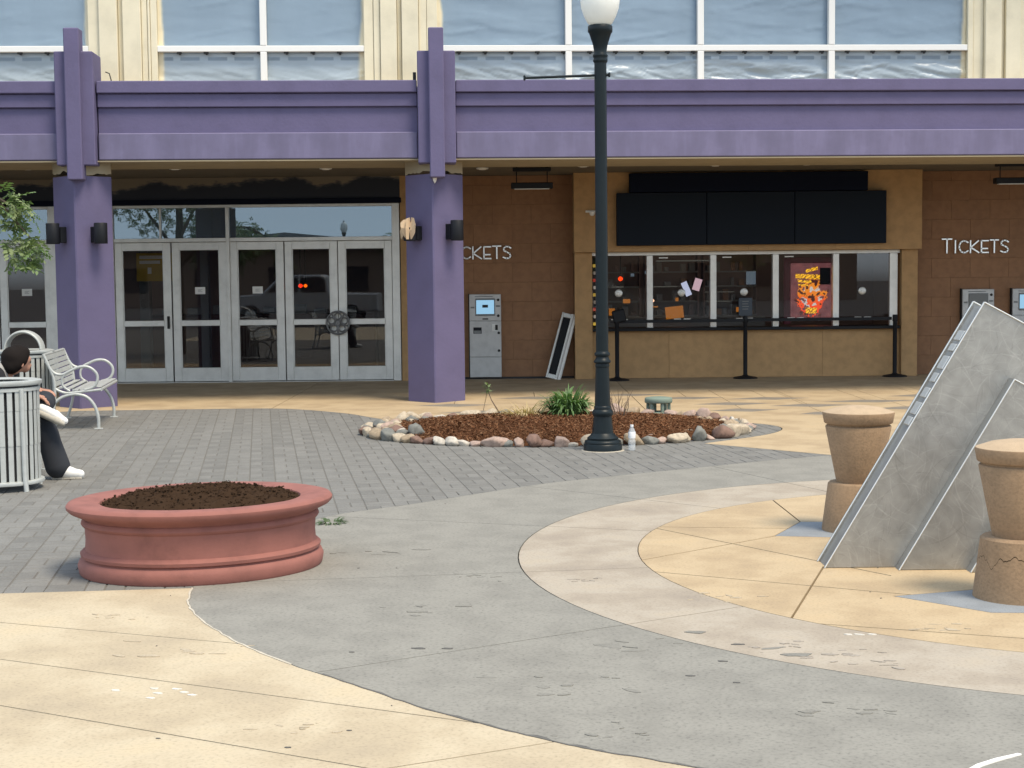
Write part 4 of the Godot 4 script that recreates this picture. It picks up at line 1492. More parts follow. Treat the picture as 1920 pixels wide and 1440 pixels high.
	for y in [0.045, 1.03]:
		var st := new_st()
		box(st, lean * Vector3(0, y, 0), Vector3(0.135, 0.07, 0.045), 0.004, lean)
		part(l, "cross_rail", st, M.aluminium)
	var ms := new_st()
	box(ms, lean * Vector3(0, 0.54, -0.005), Vector3(0.138, 0.92, 0.01), 0.0, lean)
	part(l, "mesh_screen", ms, M.black)
	ms = new_st()
	box(ms, lean * Vector3(0.142, 0.535, 0.03), Vector3(0.04, 1.07, 0.04), 0.004, lean)
	part(l, "loose_rail", ms, M.white_paint)
	# belt stanchions
	for e in [[1.62, -23.75, "black belt stanchion standing behind the lamp post", false], [3.62, -23.95, "black belt stanchion carrying a dark blue sign at the middle ticket window", true], [5.95, -24.0, "black belt stanchion at the right end of the counter", false]]:
		var s := thing("stanchion", e[2], "stanchion", Vector3(e[0], 0, e[1]), 0.0, "belt stanchions before the ticket counter")
		var st := new_st()
		lathe(st, [Vector2(0.19, 0.0), Vector2(0.19, 0.012), Vector2(0.17, 0.024), Vector2(0.05, 0.045), Vector2(0.034, 0.06)], 28)
		part(s, "base", st, M.black)
		st = new_st()
		lathe(st, [Vector2(0.033, 0.05), Vector2(0.033, 0.86), Vector2(0.04, 0.87), Vector2(0.04, 0.95), Vector2(0.032, 0.965), Vector2(0.0, 0.965)], 18)
		part(s, "post", st, M.black)
		var to: float = {1.62: 2.0, 3.62: 2.33, 5.95: 0.0}[e[0]]
		if to > 0.0:
			st = new_st()
			box(st, Vector3(to / 2, 0.905, -0.05), Vector3(to - 0.08, 0.048, 0.003), 0.0, Basis(Vector3.UP, 0.03))
			part(s, "belt", st, M.black)
		if e[3]:
			var sg := mat("sign_blue", col(0.02, 0.035, 0.055), 0.4)
			st = new_st()
			box(st, Vector3(0, 1.11, 0.02), Vector3(0.21, 0.28, 0.015), 0.004)
			var pl := part(s, "sign_plate", st, sg)
			st = new_st()
			for k in 4:
				bx(st, -0.05, 0.05 - 0.01 * (k % 2), 1.19 - k * 0.04, 1.2 - k * 0.04, 0.028, 0.0295)
			part(pl, "print", st, M.interior_grey)
		elif e[0] < 2.0:
			st = new_st()
			box(st, Vector3(0.03, 0.99, 0.02), Vector3(0.2, 0.2, 0.05), 0.02, Basis(Vector3.BACK, 0.2))
			part(s, "sign_plate", st, M.black)
	# small camera on the booth bulkhead
	var cm := thing("security_camera", "small white dome camera on the booth wall behind the lamp post", "camera", Vector3(1.26, 2.6, -24.0))
	var cs := new_st()
	box(cs, Vector3(0, 0, 0.02), Vector3(0.2, 0.035, 0.04), 0.006)
	part(cm, "bracket", cs, M.white_paint)
	cs = new_st()
	lathe(cs, [Vector2(0.0, -0.05), Vector2(0.03, -0.04), Vector2(0.042, -0.015), Vector2(0.042, 0.015), Vector2(0.0, 0.02)], 16, Transform3D(Basis.IDENTITY, Vector3(0, -0.02, 0.08)))
	part(cm, "dome", cs, M.white_paint)
	build_inside()

func ticket_sign(at: Vector3, label: String, _k: float):
	var t := thing("ticket_sign", label, "sign", at, 0.0, "ticket lettering on the walls")
	var m: Material = M.letter_metal
	# strokes of each letter on a grid of its own width and a height of 1
	var S := {
		"T": [[[0, 1], [1, 1]], [[0.5, 1], [0.5, 0]]],
		"I": [[[0.5, 0], [0.5, 0.95]]],
		"C": [[[1, 0.82], [0.75, 0.93], [0.5, 0.95], [0.22, 0.85], [0.03, 0.6], [0.03, 0.35], [0.22, 0.1], [0.5, 0], [0.78, 0.03], [1, 0.15]]],
		"K": [[[0.05, 0], [0.05, 0.95]], [[0.95, 0.95], [0.08, 0.42], [1, 0]]],
		"E": [[[1, 0.95], [0.06, 0.95], [0.06, 0], [1, 0]], [[0.06, 0.32], [0.9, 0.32]]],
		"S": [[[0.95, 0.84], [0.7, 0.95], [0.35, 0.95], [0.1, 0.82], [0.12, 0.62], [0.45, 0.52], [0.8, 0.4], [0.95, 0.2], [0.75, 0.02], [0.4, 0], [0.03, 0.1]]]}
	var x := 0.0
	for e in [["T", 0.15, 0.215], ["I", 0.05, 0.2], ["C", 0.14, 0.195], ["K", 0.14, 0.195], ["E", 0.115, 0.195], ["T", 0.125, 0.195], ["S", 0.13, 0.195]]:
		var st := new_st()
		for line in S[e[0]]:
			for i in line.size() - 1:
				var a := Vector3(x + line[i][0] * e[1], line[i][1] * e[2], 0.03)
				var b := Vector3(x + line[i + 1][0] * e[1], line[i + 1][1] * e[2], 0.03)
				var d := (b - a).normalized()
				var n := Vector3(-d.y, d.x, 0)
				box(st, (a + b) / 2, Vector3(a.distance_to(b) + 0.022, 0.026, 0.026), 0.004, Basis(d, n, Vector3.BACK))
		part(t, "letter", st, m)
		x += e[1] + 0.033

func kiosk(at: Vector3, label: String, lit: bool):
	var k := thing("ticket_machine", label, "ticket machine", at, 0.0, "steel ticket machines")
	var st := new_st()
	for y in [[0.0, 0.318], [0.326, 0.885], [0.893, 1.31]]:
		bx(st, -0.25, 0.25, y[0], y[1], 0.0, 0.1, 0.006)
	bx(st, -0.246, 0.246, 0.0, 1.3, 0.0, 0.085)
	part(k, "cabinet", st, M.kiosk_steel)
	st = new_st()
	bx(st, -0.265, -0.2505, 0.0, 1.32, 0.0, 0.09)
	part(k, "shadow_gap_trim", st, M.rubber)
	st = new_st()
	bx(st, -0.155, 0.155, 0.97, 1.245, 0.1005, 0.112, 0.005)
	var bez := part(k, "bezel", st, M.interior_grey)
	st = new_st()
	bx(st, -0.14, 0.14, 1.0, 1.218, 0.1125, 0.1145)
	part(bez, "screen", st, M.kiosk_glow_blue if lit else M.interior_grey)
	if lit:
		st = new_st()
		bx(st, -0.045, 0.045, 1.1, 1.145, 0.1147, 0.1152)
		part(bez, "screen_text", st, M.rubber)
	for p in [[0.205, 1.22], [0.205, 0.97], [0.21, 0.7], [0.21, 0.42]]:
		st = new_st()
		lathe(st, [Vector2(0.0, 0.012), Vector2(0.018, 0.012), Vector2(0.022, 0.0)], 14, Transform3D(Basis(Vector3.RIGHT, PI / 2), Vector3(p[0], p[1], 0.1)))
		part(k, "lock", st, M.rubber)
	st = new_st()
	bx(st, -0.045, 0.045, 0.912, 0.932, 0.1003, 0.104)
	part(k, "card_slot", st, M.rubber)
	st = new_st()
	bx(st, -0.19, -0.06, 0.69, 0.79, 0.1003, 0.103)
	part(k, "ticket_tray", st, M.black)
	st = new_st()
	bx(st, -0.18, -0.07, 0.695, 0.74, 0.1031, 0.108, 0.002)
	part(k, "tray_flap", st, M.interior_grey)
	st = new_st()
	bx(st, 0.11, 0.2, 0.73, 0.84, 0.1003, 0.105, 0.003)
	part(k, "reader_plate", st, M.paper)
	st = new_st()
	bx(st, 0.155, 0.195, 0.745, 0.83, 0.1051, 0.115, 0.004)
	part(k, "card_reader", st, M.rubber)
	st = new_st()
	bx(st, -0.23, -0.17, 1.09, 1.115, 0.1003, 0.106, 0.002)
	bx(st, 0.17, 0.235, 1.11, 1.135, 0.1003, 0.106, 0.002)
	bx(st, -0.16, 0.12, 1.268, 1.28, 0.1003, 0.104, 0.001)
	part(k, "trim_label", st, M.interior_grey)

func glow(called: String, c: Color, e: float) -> StandardMaterial3D:
	if M.has(called):
		return M[called]
	var m := mat(called, Color(0.05, 0.05, 0.05), 0.4)
	m.emission_enabled = true
	m.emission = c
	m.emission_energy_multiplier = e * 0.4
	return m

func build_inside():
	# lit poster case in the booth, with a plain stand-in for its picture
	var case := thing("poster_case", "red framed lit poster with yellow blocks behind the fourth ticket window", "poster", Vector3(4.83, 0.8, -25.0))
	case.scale = Vector3(1.13, 1.13, 1.0)
	var red := mat("case_red", col(0.16, 0.015, 0.03), 0.5)
	var st := new_st()
	bx(st, -0.38, -0.29, 0.0, 0.95, -0.04, 0.04, 0.004)
	bx(st, 0.3, 0.36, 0.0, 0.95, -0.04, 0.04, 0.004)
	bx(st, -0.289, 0.299, 0.87, 0.95, -0.04, 0.04, 0.004)
	part(case, "case_frame", st, red)
	st = new_st()
	bx(st, -0.289, 0.299, 0.06, 0.869, -0.03, 0.0)
	part(case, "lit_panel_screen", st, red)
	# its print: a plain pattern of yellow bars over orange and plum
	var im := Image.create(120, 164, false, Image.FORMAT_RGB8)
	var nz := FastNoiseLite.new()
	nz.seed = 15
	nz.frequency = 0.035
	nz.fractal_octaves = 4
	for y in 164:
		for x in 120:
			var n := nz.get_noise_2d(x, y)
			var c := Color(0.34, 0.19, 0.2).lerp(Color(0.42, 0.24, 0.24), n + 0.5)
			var d := Vector2((x - 62.0) / 40.0, (y - 98.0) / 48.0).length() + n * 0.8
			if d < 1.0:
				c = Color(0.85, 0.5, 0.12).lerp(Color(0.9, 0.26, 0.08), clampf((y - 80.0) / 40.0 + n, 0.0, 1.0))
				if n > 0.22:
					c = Color(0.72, 0.7, 0.68)
				elif n < -0.3:
					c = Color(0.25, 0.1, 0.08)
			for bar in [[14, 24, 44, 80, 0.25], [32, 45, 14, 104, -0.05], [50, 58, 20, 62, -0.1], [62, 67, 22, 52, -0.1], [128, 146, 44, 78, 0.0]]:
				var yy: float = y + (x - 60) * bar[4]
				if yy > bar[0] and yy < bar[1] and x > bar[2] and x < bar[3]:
					var gap := int(x * 0.9 + n * 14.0) % 11 < 2 or (fposmod(x * 0.37 + yy * 0.6, 5.0) < 0.8)
					c = Color(0.3, 0.17, 0.1) if gap else Color(0.97, 0.72, 0.12)
			im.set_pixel(x, y, c)
	var pm := mat("poster_print", Color(0.1, 0.1, 0.1), 0.4)
	pm.emission_enabled = true
	pm.emission = Color.WHITE
	pm.emission_operator = BaseMaterial3D.EMISSION_OP_MULTIPLY
	pm.emission_texture = ImageTexture.create_from_image(im)
	pm.emission_energy_multiplier = 0.62
	part(case, "poster_print_screen", sheet(-0.287, 0.297, 0.062, 0.867, 0.003), pm)
	st = new_st()
	bx(st, 0.13, 0.28, 0.56, 0.8, 0.02, 0.04, 0.003)
	part(case, "hanging_notice", st, M.black)
	# shelving along the back of the booth
	for k in 3:
		var s := thing("back_shelf", ["dim shelf unit behind the first ticket window", "dim shelf unit behind the second ticket window", "dim shelf unit behind the third ticket window"][k], "shelf", Vector3(1.75 + k * 1.0, 0.0, -26.6), 0.0, "shelf units in the ticket booth")
		for y in [0.9, 1.15, 1.4, 1.65, 1.95]:
			st = new_st()
			bx(st, -0.44, 0.44, y, y + 0.025, -0.2, 0.12, 0.002)
			part(s, "shelf_board", st, M.shelf_dim)
			for q in 6:
				if rng.randf() < 0.75:
					st = new_st()
					var w := rng.randf_range(0.05, 0.12)
					var h := rng.randf_range(0.06, 0.19)
					var x := -0.4 + q * 0.14
					bx(st, x, x + w, y + 0.026, y + 0.026 + h, -0.1, 0.05, 0.006)
					part(s, "stock_item", st, [M.shelf_dim, M.dark_wall, M.wall_tile_2, M.shelf_dim, M.interior_grey][rng.randi() % 5])
		for x in [-0.46, 0.44]:
			st = new_st()
			bx(st, x, x + 0.02, 0.0, 2.1, -0.2, 0.12, 0.002)
			part(s, "upright", st, M.dark_wall)
	# lit menu screens, warm lamps and little indicator lights
	for e in [["menu_screen", 2.92, 1.38, 0.1, 0.24, 0.4, Color(0.85, 0.88, 1.0), 0.9, "tilted bright white menu screen behind the second ticket window"], ["menu_screen", 3.1, 1.45, 0.12, 0.2, -0.3, Color(0.95, 0.8, 0.85), 0.8, "small pinkish menu screen beside the tilted white one"], ["menu_screen", 2.72, 0.99, 0.3, 0.2, 0.1, Color(0.75, 0.45, 0.12), 0.7, "warm amber lit snack display low behind the second window"]]:
		var s := thing(e[0], e[8], "screen", Vector3(e[1], e[2], -25.8), 0.0)
		st = new_st()
		box(st, Vector3.ZERO, Vector3(e[3], e[4], 0.02), 0.0, Basis(Vector3.BACK, e[5]))
		part(s, "screen_face", st, glow("menu_glow_%d" % int(e[1] * 100), e[6], e[7]))
		st = new_st()
		tube(st, [Vector3(0, 0, -0.02), Vector3(0, 0.0, -0.7)], 0.012, 6)
		part(s, "arm", st, M.black)
	for e in [[1.78, 1.56, Color(1.0, 0.25, 0.05), 0.04, "small orange neon light behind the first ticket window"], [2.3, 1.2, Color(1.0, 0.75, 0.6), 0.03, "small warm bulb light behind the second ticket window"], [4.27, 1.5, Color(1.0, 0.1, 0.05), 0.03, "small red light beside the poster case"], [-3.42, 1.5, Color(1.0, 0.18, 0.05), 0.035, "small red exit light glowing inside the fourth door"], [-3.34, 1.5, Color(1.0, 0.4, 0.05), 0.03, "small orange exit light glowing inside the fourth door"]]:
		var s := thing("indicator_light", e[4], "light", Vector3(e[0], e[1], -25.2))
		st = new_st()
		lathe(st, [Vector2(0, -e[3]), Vector2(e[3] * 0.8, -e[3] * 0.5), Vector2(e[3], 0), Vector2(e[3] * 0.8, e[3] * 0.5), Vector2(0, e[3])], 10)
		part(s, "light_bulb", st, glow("neon_%d" % int(e[0] * 100), e[2], 2.2))
		st = new_st()
		bx(st, -0.008, 0.008, e[3] * 0.9, 3.21 - e[1], -0.008, 0.008)
		part(s, "hanger", st, M.black)
	# lit strips and bulbs of the snack stand deep in the booth
	var stand := thing("snack_stand", "dim snack stand with lit strips and bulbs behind the ticket windows", "snack stand", Vector3(2.9, 0.0, -26.3))
	st = new_st()
	bx(st, -1.5, 1.4, 0.0, 0.9, -0.1, 0.1, 0.01)
	part(stand, "counter", st, M.drape_red if M.has("drape_red") else M.shelf_dim)
	for e in [[-1.1, 1.42, 0.2, 0.02, 3], [-0.85, 1.62, 0.06, 0.05, 1], [-0.62, 1.66, 0.04, 0.05, 1], [-0.35, 1.42, 0.5, 0.015, 3], [-0.5, 1.08, 0.16, 0.02, 0], [0.0, 1.85, 0.9, 0.02, 3], [0.62, 1.32, 0.5, 0.012, 3], [0.6, 1.16, 0.4, 0.012, 3], [-0.1, 1.2, 0.05, 0.06, 0], [0.95, 1.02, 0.1, 0.08, 0], [-1.2, 1.0, 0.1, 0.12, 0], [-0.95, 1.18, 0.12, 0.07, 0], [1.15, 1.55, 0.16, 0.22, 1]]:
		st = new_st()
		box(st, Vector3(e[0], e[1], 0.14), Vector3(e[2], e[3], 0.02), 0.003)
		part(stand, "lit_strip_light", st, glow("stand_glow_%d" % e[4], [Color(0.9, 0.55, 0.2), Color(0.55, 0.62, 0.68), Color.WHITE, Color(0.5, 0.5, 0.46)][e[4]], [0.5, 0.4, 0.4, 0.35][e[4]]))
	# snack packets, brightness put in as glow, at the left end of the counter
	var r := thing("snack_rack", "narrow rack of glowing snack packets beside the first pier", "rack", Vector3(1.36, 0.79, -24.6))
	st = new_st()
	bx(st, -0.05, 0.1, 0.0, 1.1, -0.06, -0.05)
	part(r, "rack_back", st, M.black)
	for k in 9:
		st = new_st()
		box(st, Vector3(-0.03 + 0.01 * (k % 2), 0.06 + k * 0.115, 0.0), Vector3(0.06, 0.05, 0.05), 0.006)
		part(r, "glowing_packet", st, glow("packet_%d" % (k % 4), [Color(0.9, 0.75, 0.3), Color(0.8, 0.75, 0.7), Color(0.8, 0.2, 0.1), Color(0.6, 0.55, 0.5)][k % 4], 0.55))
	# lobby: yellow hanging banner, dark red drape, low counter
	var bn := thing("hanging_banner", "mustard yellow banner with white print inside the first door", "banner", Vector3(-5.73, 1.6, -25.0))
	st = new_st()
	bx(st, -0.3, 0.3, 0.0, 0.45, -0.01, 0.0)
	part(bn, "cloth", st, mat("banner_yellow", col(0.45, 0.3, 0.02), 0.9))
	st = new_st()
	bx(st, -0.25, 0.22, 0.36, 0.41, 0.001, 0.004)
	bx(st, -0.25, 0.08, 0.28, 0.33, 0.001, 0.004)
	bx(st, -0.12, -0.06, 0.12, 0.22, 0.001, 0.004)
	part(bn, "print", st, M.paper)
	st = new_st()
	for x in [-0.25, 0.25]:
		bx(st, x - 0.004, x + 0.004, 0.45, 1.6, -0.008, 0.0)
	part(bn, "hanger", st, M.black)
	var ct := thing("lobby_counter", "dark lobby counter with small boxes inside the entrance", "counter", Vector3(-5.0, 0.0, -27.6))
	st = new_st()
	bx(st, -1.4, 2.6, 0.0, 1.0, -0.3, 0.3, 0.01)
	part(ct, "counter_body", st, mat("drape_red", col(0.06, 0.02, 0.018), 0.8))
	st = new_st()
	for k in 8:
		bx(st, -1.2 + k * 0.45, -1.0 + k * 0.45 + 0.1 * (k % 2), 1.0, 1.08 + 0.04 * (k % 3), -0.1, 0.1, 0.01)
	part(ct, "boxes", st, M.interior_grey)
	# dim ceiling tubes that light the booth
	for x in [2.3, 4.4]:
		var tl := thing("booth_ceiling_light", "dim ceiling tube light inside the ticket booth", "light", Vector3(x, 3.1, -25.9), 0.0, "tube lights in the ticket booth")
		st = new_st()
		tube(st, [Vector3(-0.4, 0, 0), Vector3(0.4, 0, 0)], 0.02, 8)
		part(tl, "tube", st, glow("tube_glow", Color(1.0, 0.93, 0.8), 0.3))
		st = new_st()
		bx(st, -0.42, 0.42, 0.022, 0.1, -0.05, 0.05, 0.004)
		part(tl, "tube_housing", st, M.interior_grey)
		var l := OmniLight3D.new()
		l.name = "tube_lamp"
		l.light_energy = 0.08
		l.light_color = Color(1.0, 0.93, 0.8)
		l.omni_range = 12.0
		l.omni_attenuation = 2.0
		l.light_size = 0.1
		l.shadow_enabled = true
		tl.add_child(l)
		l.position = Vector3(0, -0.05, 0)

# ------------------------------------------------------------------ lamp post
func build_lamp():
	var L := thing("lamp_post", "dark green cast iron lamp post with frosted globe beside the mulch bed", "lamp post", Vector3(0.832, 0, -14.2))
	var st := new_st()
	lathe(st, [Vector2(0.178, 0.0), Vector2(0.178, 0.055), Vector2(0.168, 0.066), Vector2(0.17, 0.075), Vector2(0.165, 0.092), Vector2(0.142, 0.102), Vector2(0.145, 0.118), Vector2(0.128, 0.132), Vector2(0.11, 0.15), Vector2(0.1, 0.162)], 40)
	part(L, "base", st, M.lamp_green)
	st = new_st()
	# fluted lower shaft: twelve flats
	lathe(st, [Vector2(0.1, 0.16), Vector2(0.085, 0.3), Vector2(0.084, 0.318)], 10)
	lathe(st, [Vector2(0.086, 0.318), Vector2(0.096, 0.335), Vector2(0.098, 0.352), Vector2(0.09, 0.372), Vector2(0.078, 0.382), Vector2(0.08, 0.395), Vector2(0.076, 0.41), Vector2(0.07, 0.415)], 32)
	lathe(st, [Vector2(0.073, 0.415), Vector2(0.062, 0.765)], 12)
	part(L, "lower_shaft", st, M.lamp_green)
	st = new_st()
	lathe(st, [Vector2(0.062, 0.765), Vector2(0.068, 0.78), Vector2(0.062, 0.8), Vector2(0.078, 0.812), Vector2(0.08, 0.825), Vector2(0.066, 0.84), Vector2(0.058, 0.862), Vector2(0.072, 0.882), Vector2(0.07, 0.9), Vector2(0.058, 0.91), Vector2(0.058, 0.92)], 32)
	part(L, "collar", st, M.lamp_green)
	st = new_st()
	lathe(st, [Vector2(0.0575, 0.92), Vector2(0.057, 1.6), Vector2(0.055, 2.6), Vector2(0.0555, 3.55)], 24)
	part(L, "shaft", st, M.lamp_green)
	st = new_st()
	lathe(st, [Vector2(0.0555, 3.53), Vector2(0.066, 3.545), Vector2(0.066, 3.56), Vector2(0.06, 3.575), Vector2(0.068, 3.59), Vector2(0.07, 3.6), Vector2(0.06, 3.615), Vector2(0.058, 3.64), Vector2(0.066, 3.69), Vector2(0.085, 3.75), Vector2(0.1, 3.795), Vector2(0.112, 3.81), Vector2(0.112, 3.86), Vector2(0.104, 3.868), Vector2(0.0, 3.87)], 12)
	part(L, "capital", st, M.lamp_green)
	st = new_st()
	lathe(st, [Vector2(0.085, 3.868), Vector2(0.11, 3.885), Vector2(0.145, 3.95), Vector2(0.17, 4.02), Vector2(0.178, 4.08), Vector2(0.174, 4.15), Vector2(0.155, 4.23), Vector2(0.12, 4.3), Vector2(0.07, 4.35), Vector2(0.03, 4.365)], 36)
	part(L, "globe", st, M.frosted_globe)
	st = new_st()
	lathe(st, [Vector2(0.035, 4.36), Vector2(0.045, 4.375), Vector2(0.02, 4.4), Vector2(0.024, 4.42), Vector2(0.0, 4.46)], 16)
	part(L, "finial", st, M.lamp_green)
	st = new_st()
	tube(st, [Vector3(0.075, 3.425, 0), Vector3(-0.69, 3.405, 0)], 0.012, 8)
	box(st, Vector3(-0.69, 3.405, 0), Vector3(0.02, 0.045, 0.045), 0.006)
	box(st, Vector3(0.08, 3.425, 0), Vector3(0.02, 0.04, 0.04), 0.006)
	part(L, "banner_arm", st, M.lamp_green)
	var pad := new_st()
	lathe(pad, [Vector2(0.2, 0.0), Vector2(0.198, 0.005), Vector2(0.0, 0.005)], 24)
	part(L, "grout_pad", pad, M.pale_tan)
	for o in [0, 1]:
		copy_of(L, [Vector3(-8.0, -0.03, 26.0), Vector3(14.0, -0.03, 18.0)][o], 0.4 * o, ["lamp post with frosted globe across the street, mirrored in the doors", "lamp post with frosted globe far along the street behind"][o])

func build_small_things():
	# water bottle beside the lamp
	var b := thing("water_bottle", "clear plastic water bottle standing beside the lamp post base", "bottle", Vector3(1.097, 0.002, -14.16))
	var st := new_st()
	lathe(st, [Vector2(0.0, 0.003), Vector2(0.028, 0.0), Vector2(0.034, 0.012), Vector2(0.033, 0.05), Vector2(0.031, 0.056), Vector2(0.034, 0.063), Vector2(0.033, 0.09), Vector2(0.028, 0.108), Vector2(0.033, 0.125), Vector2(0.034, 0.165), Vector2(0.025, 0.195), Vector2(0.014, 0.212), Vector2(0.013, 0.222)], 20)
	part(b, "body", st, M.bottle_plastic)
	st = new_st()
	lathe(st, [Vector2(0.0335, 0.112), Vector2(0.0348, 0.125), Vector2(0.0348, 0.165), Vector2(0.033, 0.172)], 20)
	part(b, "label_band", st, M.bottle_white)
	st = new_st()
	lathe(st, [Vector2(0.016, 0.218), Vector2(0.016, 0.236), Vector2(0.0, 0.238)], 14)
	part(b, "cap", st, M.bottle_white)
	# round green-grey mushroom vent
	var v := thing("ground_vent", "round green-grey capped vent on legs at the back of the mulch bed", "vent", Vector3(1.66, 0.01, -17.5))
	st = new_st()
	lathe(st, [Vector2(0.15, 0.0), Vector2(0.15, 0.045), Vector2(0.14, 0.055), Vector2(0.0, 0.055)], 32)
	part(v, "base", st, M.green_box)
	st = new_st()
	lathe(st, [Vector2(0.0, 0.155), Vector2(0.15, 0.155), Vector2(0.157, 0.162), Vector2(0.157, 0.2), Vector2(0.148, 0.214), Vector2(0.09, 0.222), Vector2(0.0, 0.224)], 36)
	part(v, "cap", st, M.green_box)
	for k in 6:
		st = new_st()
		var a := TAU * k / 6.0 + 0.25
		box(st, Vector3(cos(a) * 0.12, 0.105, sin(a) * 0.12), Vector3(0.035, 0.1, 0.035), 0.004, Basis(Vector3.UP, -a))
		part(v, "leg", st, M.green_box)
	# the terracotta pot
	var p := thing("terracotta_planter", "large oval terracotta planter filled with bare dark soil", "planter", Vector3(-1.745, 0, -8.6), deg_to_rad(22.0))
	st = new_st()
	var prof := []
	for e in [[0.905, 0.0], [0.915, 0.01], [0.925, 0.055], [0.91, 0.082], [0.875, 0.09], [0.872, 0.096], [0.9, 0.104], [0.905, 0.122], [0.885, 0.136], [0.868, 0.142], [0.862, 0.2], [0.868, 0.272], [0.885, 0.279], [0.895, 0.292], [0.885, 0.312], [0.872, 0.318], [0.885, 0.326], [0.93, 0.342], [0.975, 0.358], [0.998, 0.376], [1.0, 0.392], [0.985, 0.407], [0.95, 0.413], [0.82, 0.411], [0.755, 0.4], [0.745, 0.38], [0.74, 0.3]]:
		prof.append(Vector2(e[0], e[1] * 0.965))
	lathe(st, prof, 72, Transform3D.IDENTITY, 0.735, 0.62)
	part(p, "pot", st, M.terracotta)
	st = new_st()
	var nz := FastNoiseLite.new()
	nz.seed = 21
	nz.frequency = 6.0
	nz.fractal_octaves = 4
	var R := 30
	var A := 90
	var P := func(i: int, k: int) -> Vector3:
		var f := float(i) / R
		var a := TAU * (k % A) / A
		var x := cos(a) * 0.735 * 0.765 * f
		var z := sin(a) * 0.62 * 0.765 * f
		var q := Vector2(x * 0.7, z * 0.7)
		return Vector3(x, 0.37 + 0.07 * (1.0 - pow(f, 2.4)) + 0.03 * nz.get_noise_2dv(q * 2.0) + 0.022 * nz.get_noise_2dv(q * 9.0), z)
	var Nrm := func(i: int, k: int) -> Vector3:
		var a: Vector3 = P.call(maxi(i - 1, 0), k)
		var b2: Vector3 = P.call(mini(i + 1, R), k)
		var c: Vector3 = P.call(maxi(i, 1), k + A - 1)
		var d: Vector3 = P.call(maxi(i, 1), k + 1)
		var n := (b2 - a).cross(d - c).normalized()
		return n if n.y > 0 else -n
	for i in R:
		for k in A:
			var a: Vector3 = P.call(i, k)
			var bq: Vector3 = P.call(i, k + 1)
			var c: Vector3 = P.call(i + 1, k + 1)
			var d: Vector3 = P.call(i + 1, k)
			var n0: Vector3 = Nrm.call(i, k)
			var n1: Vector3 = Nrm.call(i, k + 1)
			var n2: Vector3 = Nrm.call(i + 1, k + 1)
			var n3: Vector3 = Nrm.call(i + 1, k)
			if i > 0:
				tri_s(st, [a, bq, c], [n0, n1, n2])
			tri_s(st, [a, c, d], [n0, n2, n3])
	var soil := part(p, "soil", st, M.soil)
	var lump := new_st()
	for s1 in [-1.0, 1.0]:
		for k in 5:
			var a0 := TAU * k / 5.0
			var a1 := TAU * (k + 1) / 5.0
			tri(lump, Vector3(0.1, 0.45 * s1, 0), Vector3(cos(a0) * 0.5, 0.0, sin(a0) * 0.4), Vector3(cos(a1) * 0.5, 0.0, sin(a1) * 0.4), Vector3(cos((a0 + a1) / 2), s1, sin((a0 + a1) / 2)).normalized())
	var lump_mesh: ArrayMesh = lump.commit()
	var crumbs := new_st()
	for i in 3200:
		var a := rng.randf() * TAU
		var f := sqrt(rng.randf()) * 0.97
		var k := int(a / TAU * A)
		var q: Vector3 = P.call(int(f * R), k)
		crumbs.append_from(lump_mesh, 0, Transform3D(Basis.from_euler(Vector3(rng.randf() * 6, rng.randf() * 6, 0)).scaled(Vector3.ONE * (0.004 + 0.018 * pow(rng.randf(), 3.0))), q + Vector3(rng.randfn(0, 0.01), 0.003, rng.randfn(0, 0.01))))
	part(p, "soil_crumbs", crumbs, M.soil).set_meta("kind", "stuff")
	# two concrete pedestals with flared tops
	var c1 := thing("concrete_pedestal", "flared tan concrete pedestal with a smooth drum behind the leaning metal plates", "pedestal", Vector3(2.16, 0, -9.62), 0.0, "concrete pedestals round the sculpture")
	pedestal(c1, false)
	var c2 := thing("concrete_pedestal", "flared tan concrete pedestal with a cracked drum in front of the metal plates", "pedestal", Vector3(2.5, 0, -7.56), 0.0, "concrete pedestals round the sculpture")
	pedestal(c2, true)
	# weeds by the pot
	var w := thing("weed_tuft", "small grey-green weed growing at the pot beside the brick edge", "weed", Vector3(-1.2, 0.0, -10.1))
	st = new_st()
	for k in 60:
		var a := rng.randf() * TAU
		blade(st, Vector3(cos(a) * 0.06, 0, sin(a) * 0.05), Vector3(cos(a), rng.randf_range(0.2, 1.0), sin(a)).normalized(), rng.randf_range(0.04, 0.11), 0.005, 0.3)
	part(w, "foliage", st, M.leaf_dark)

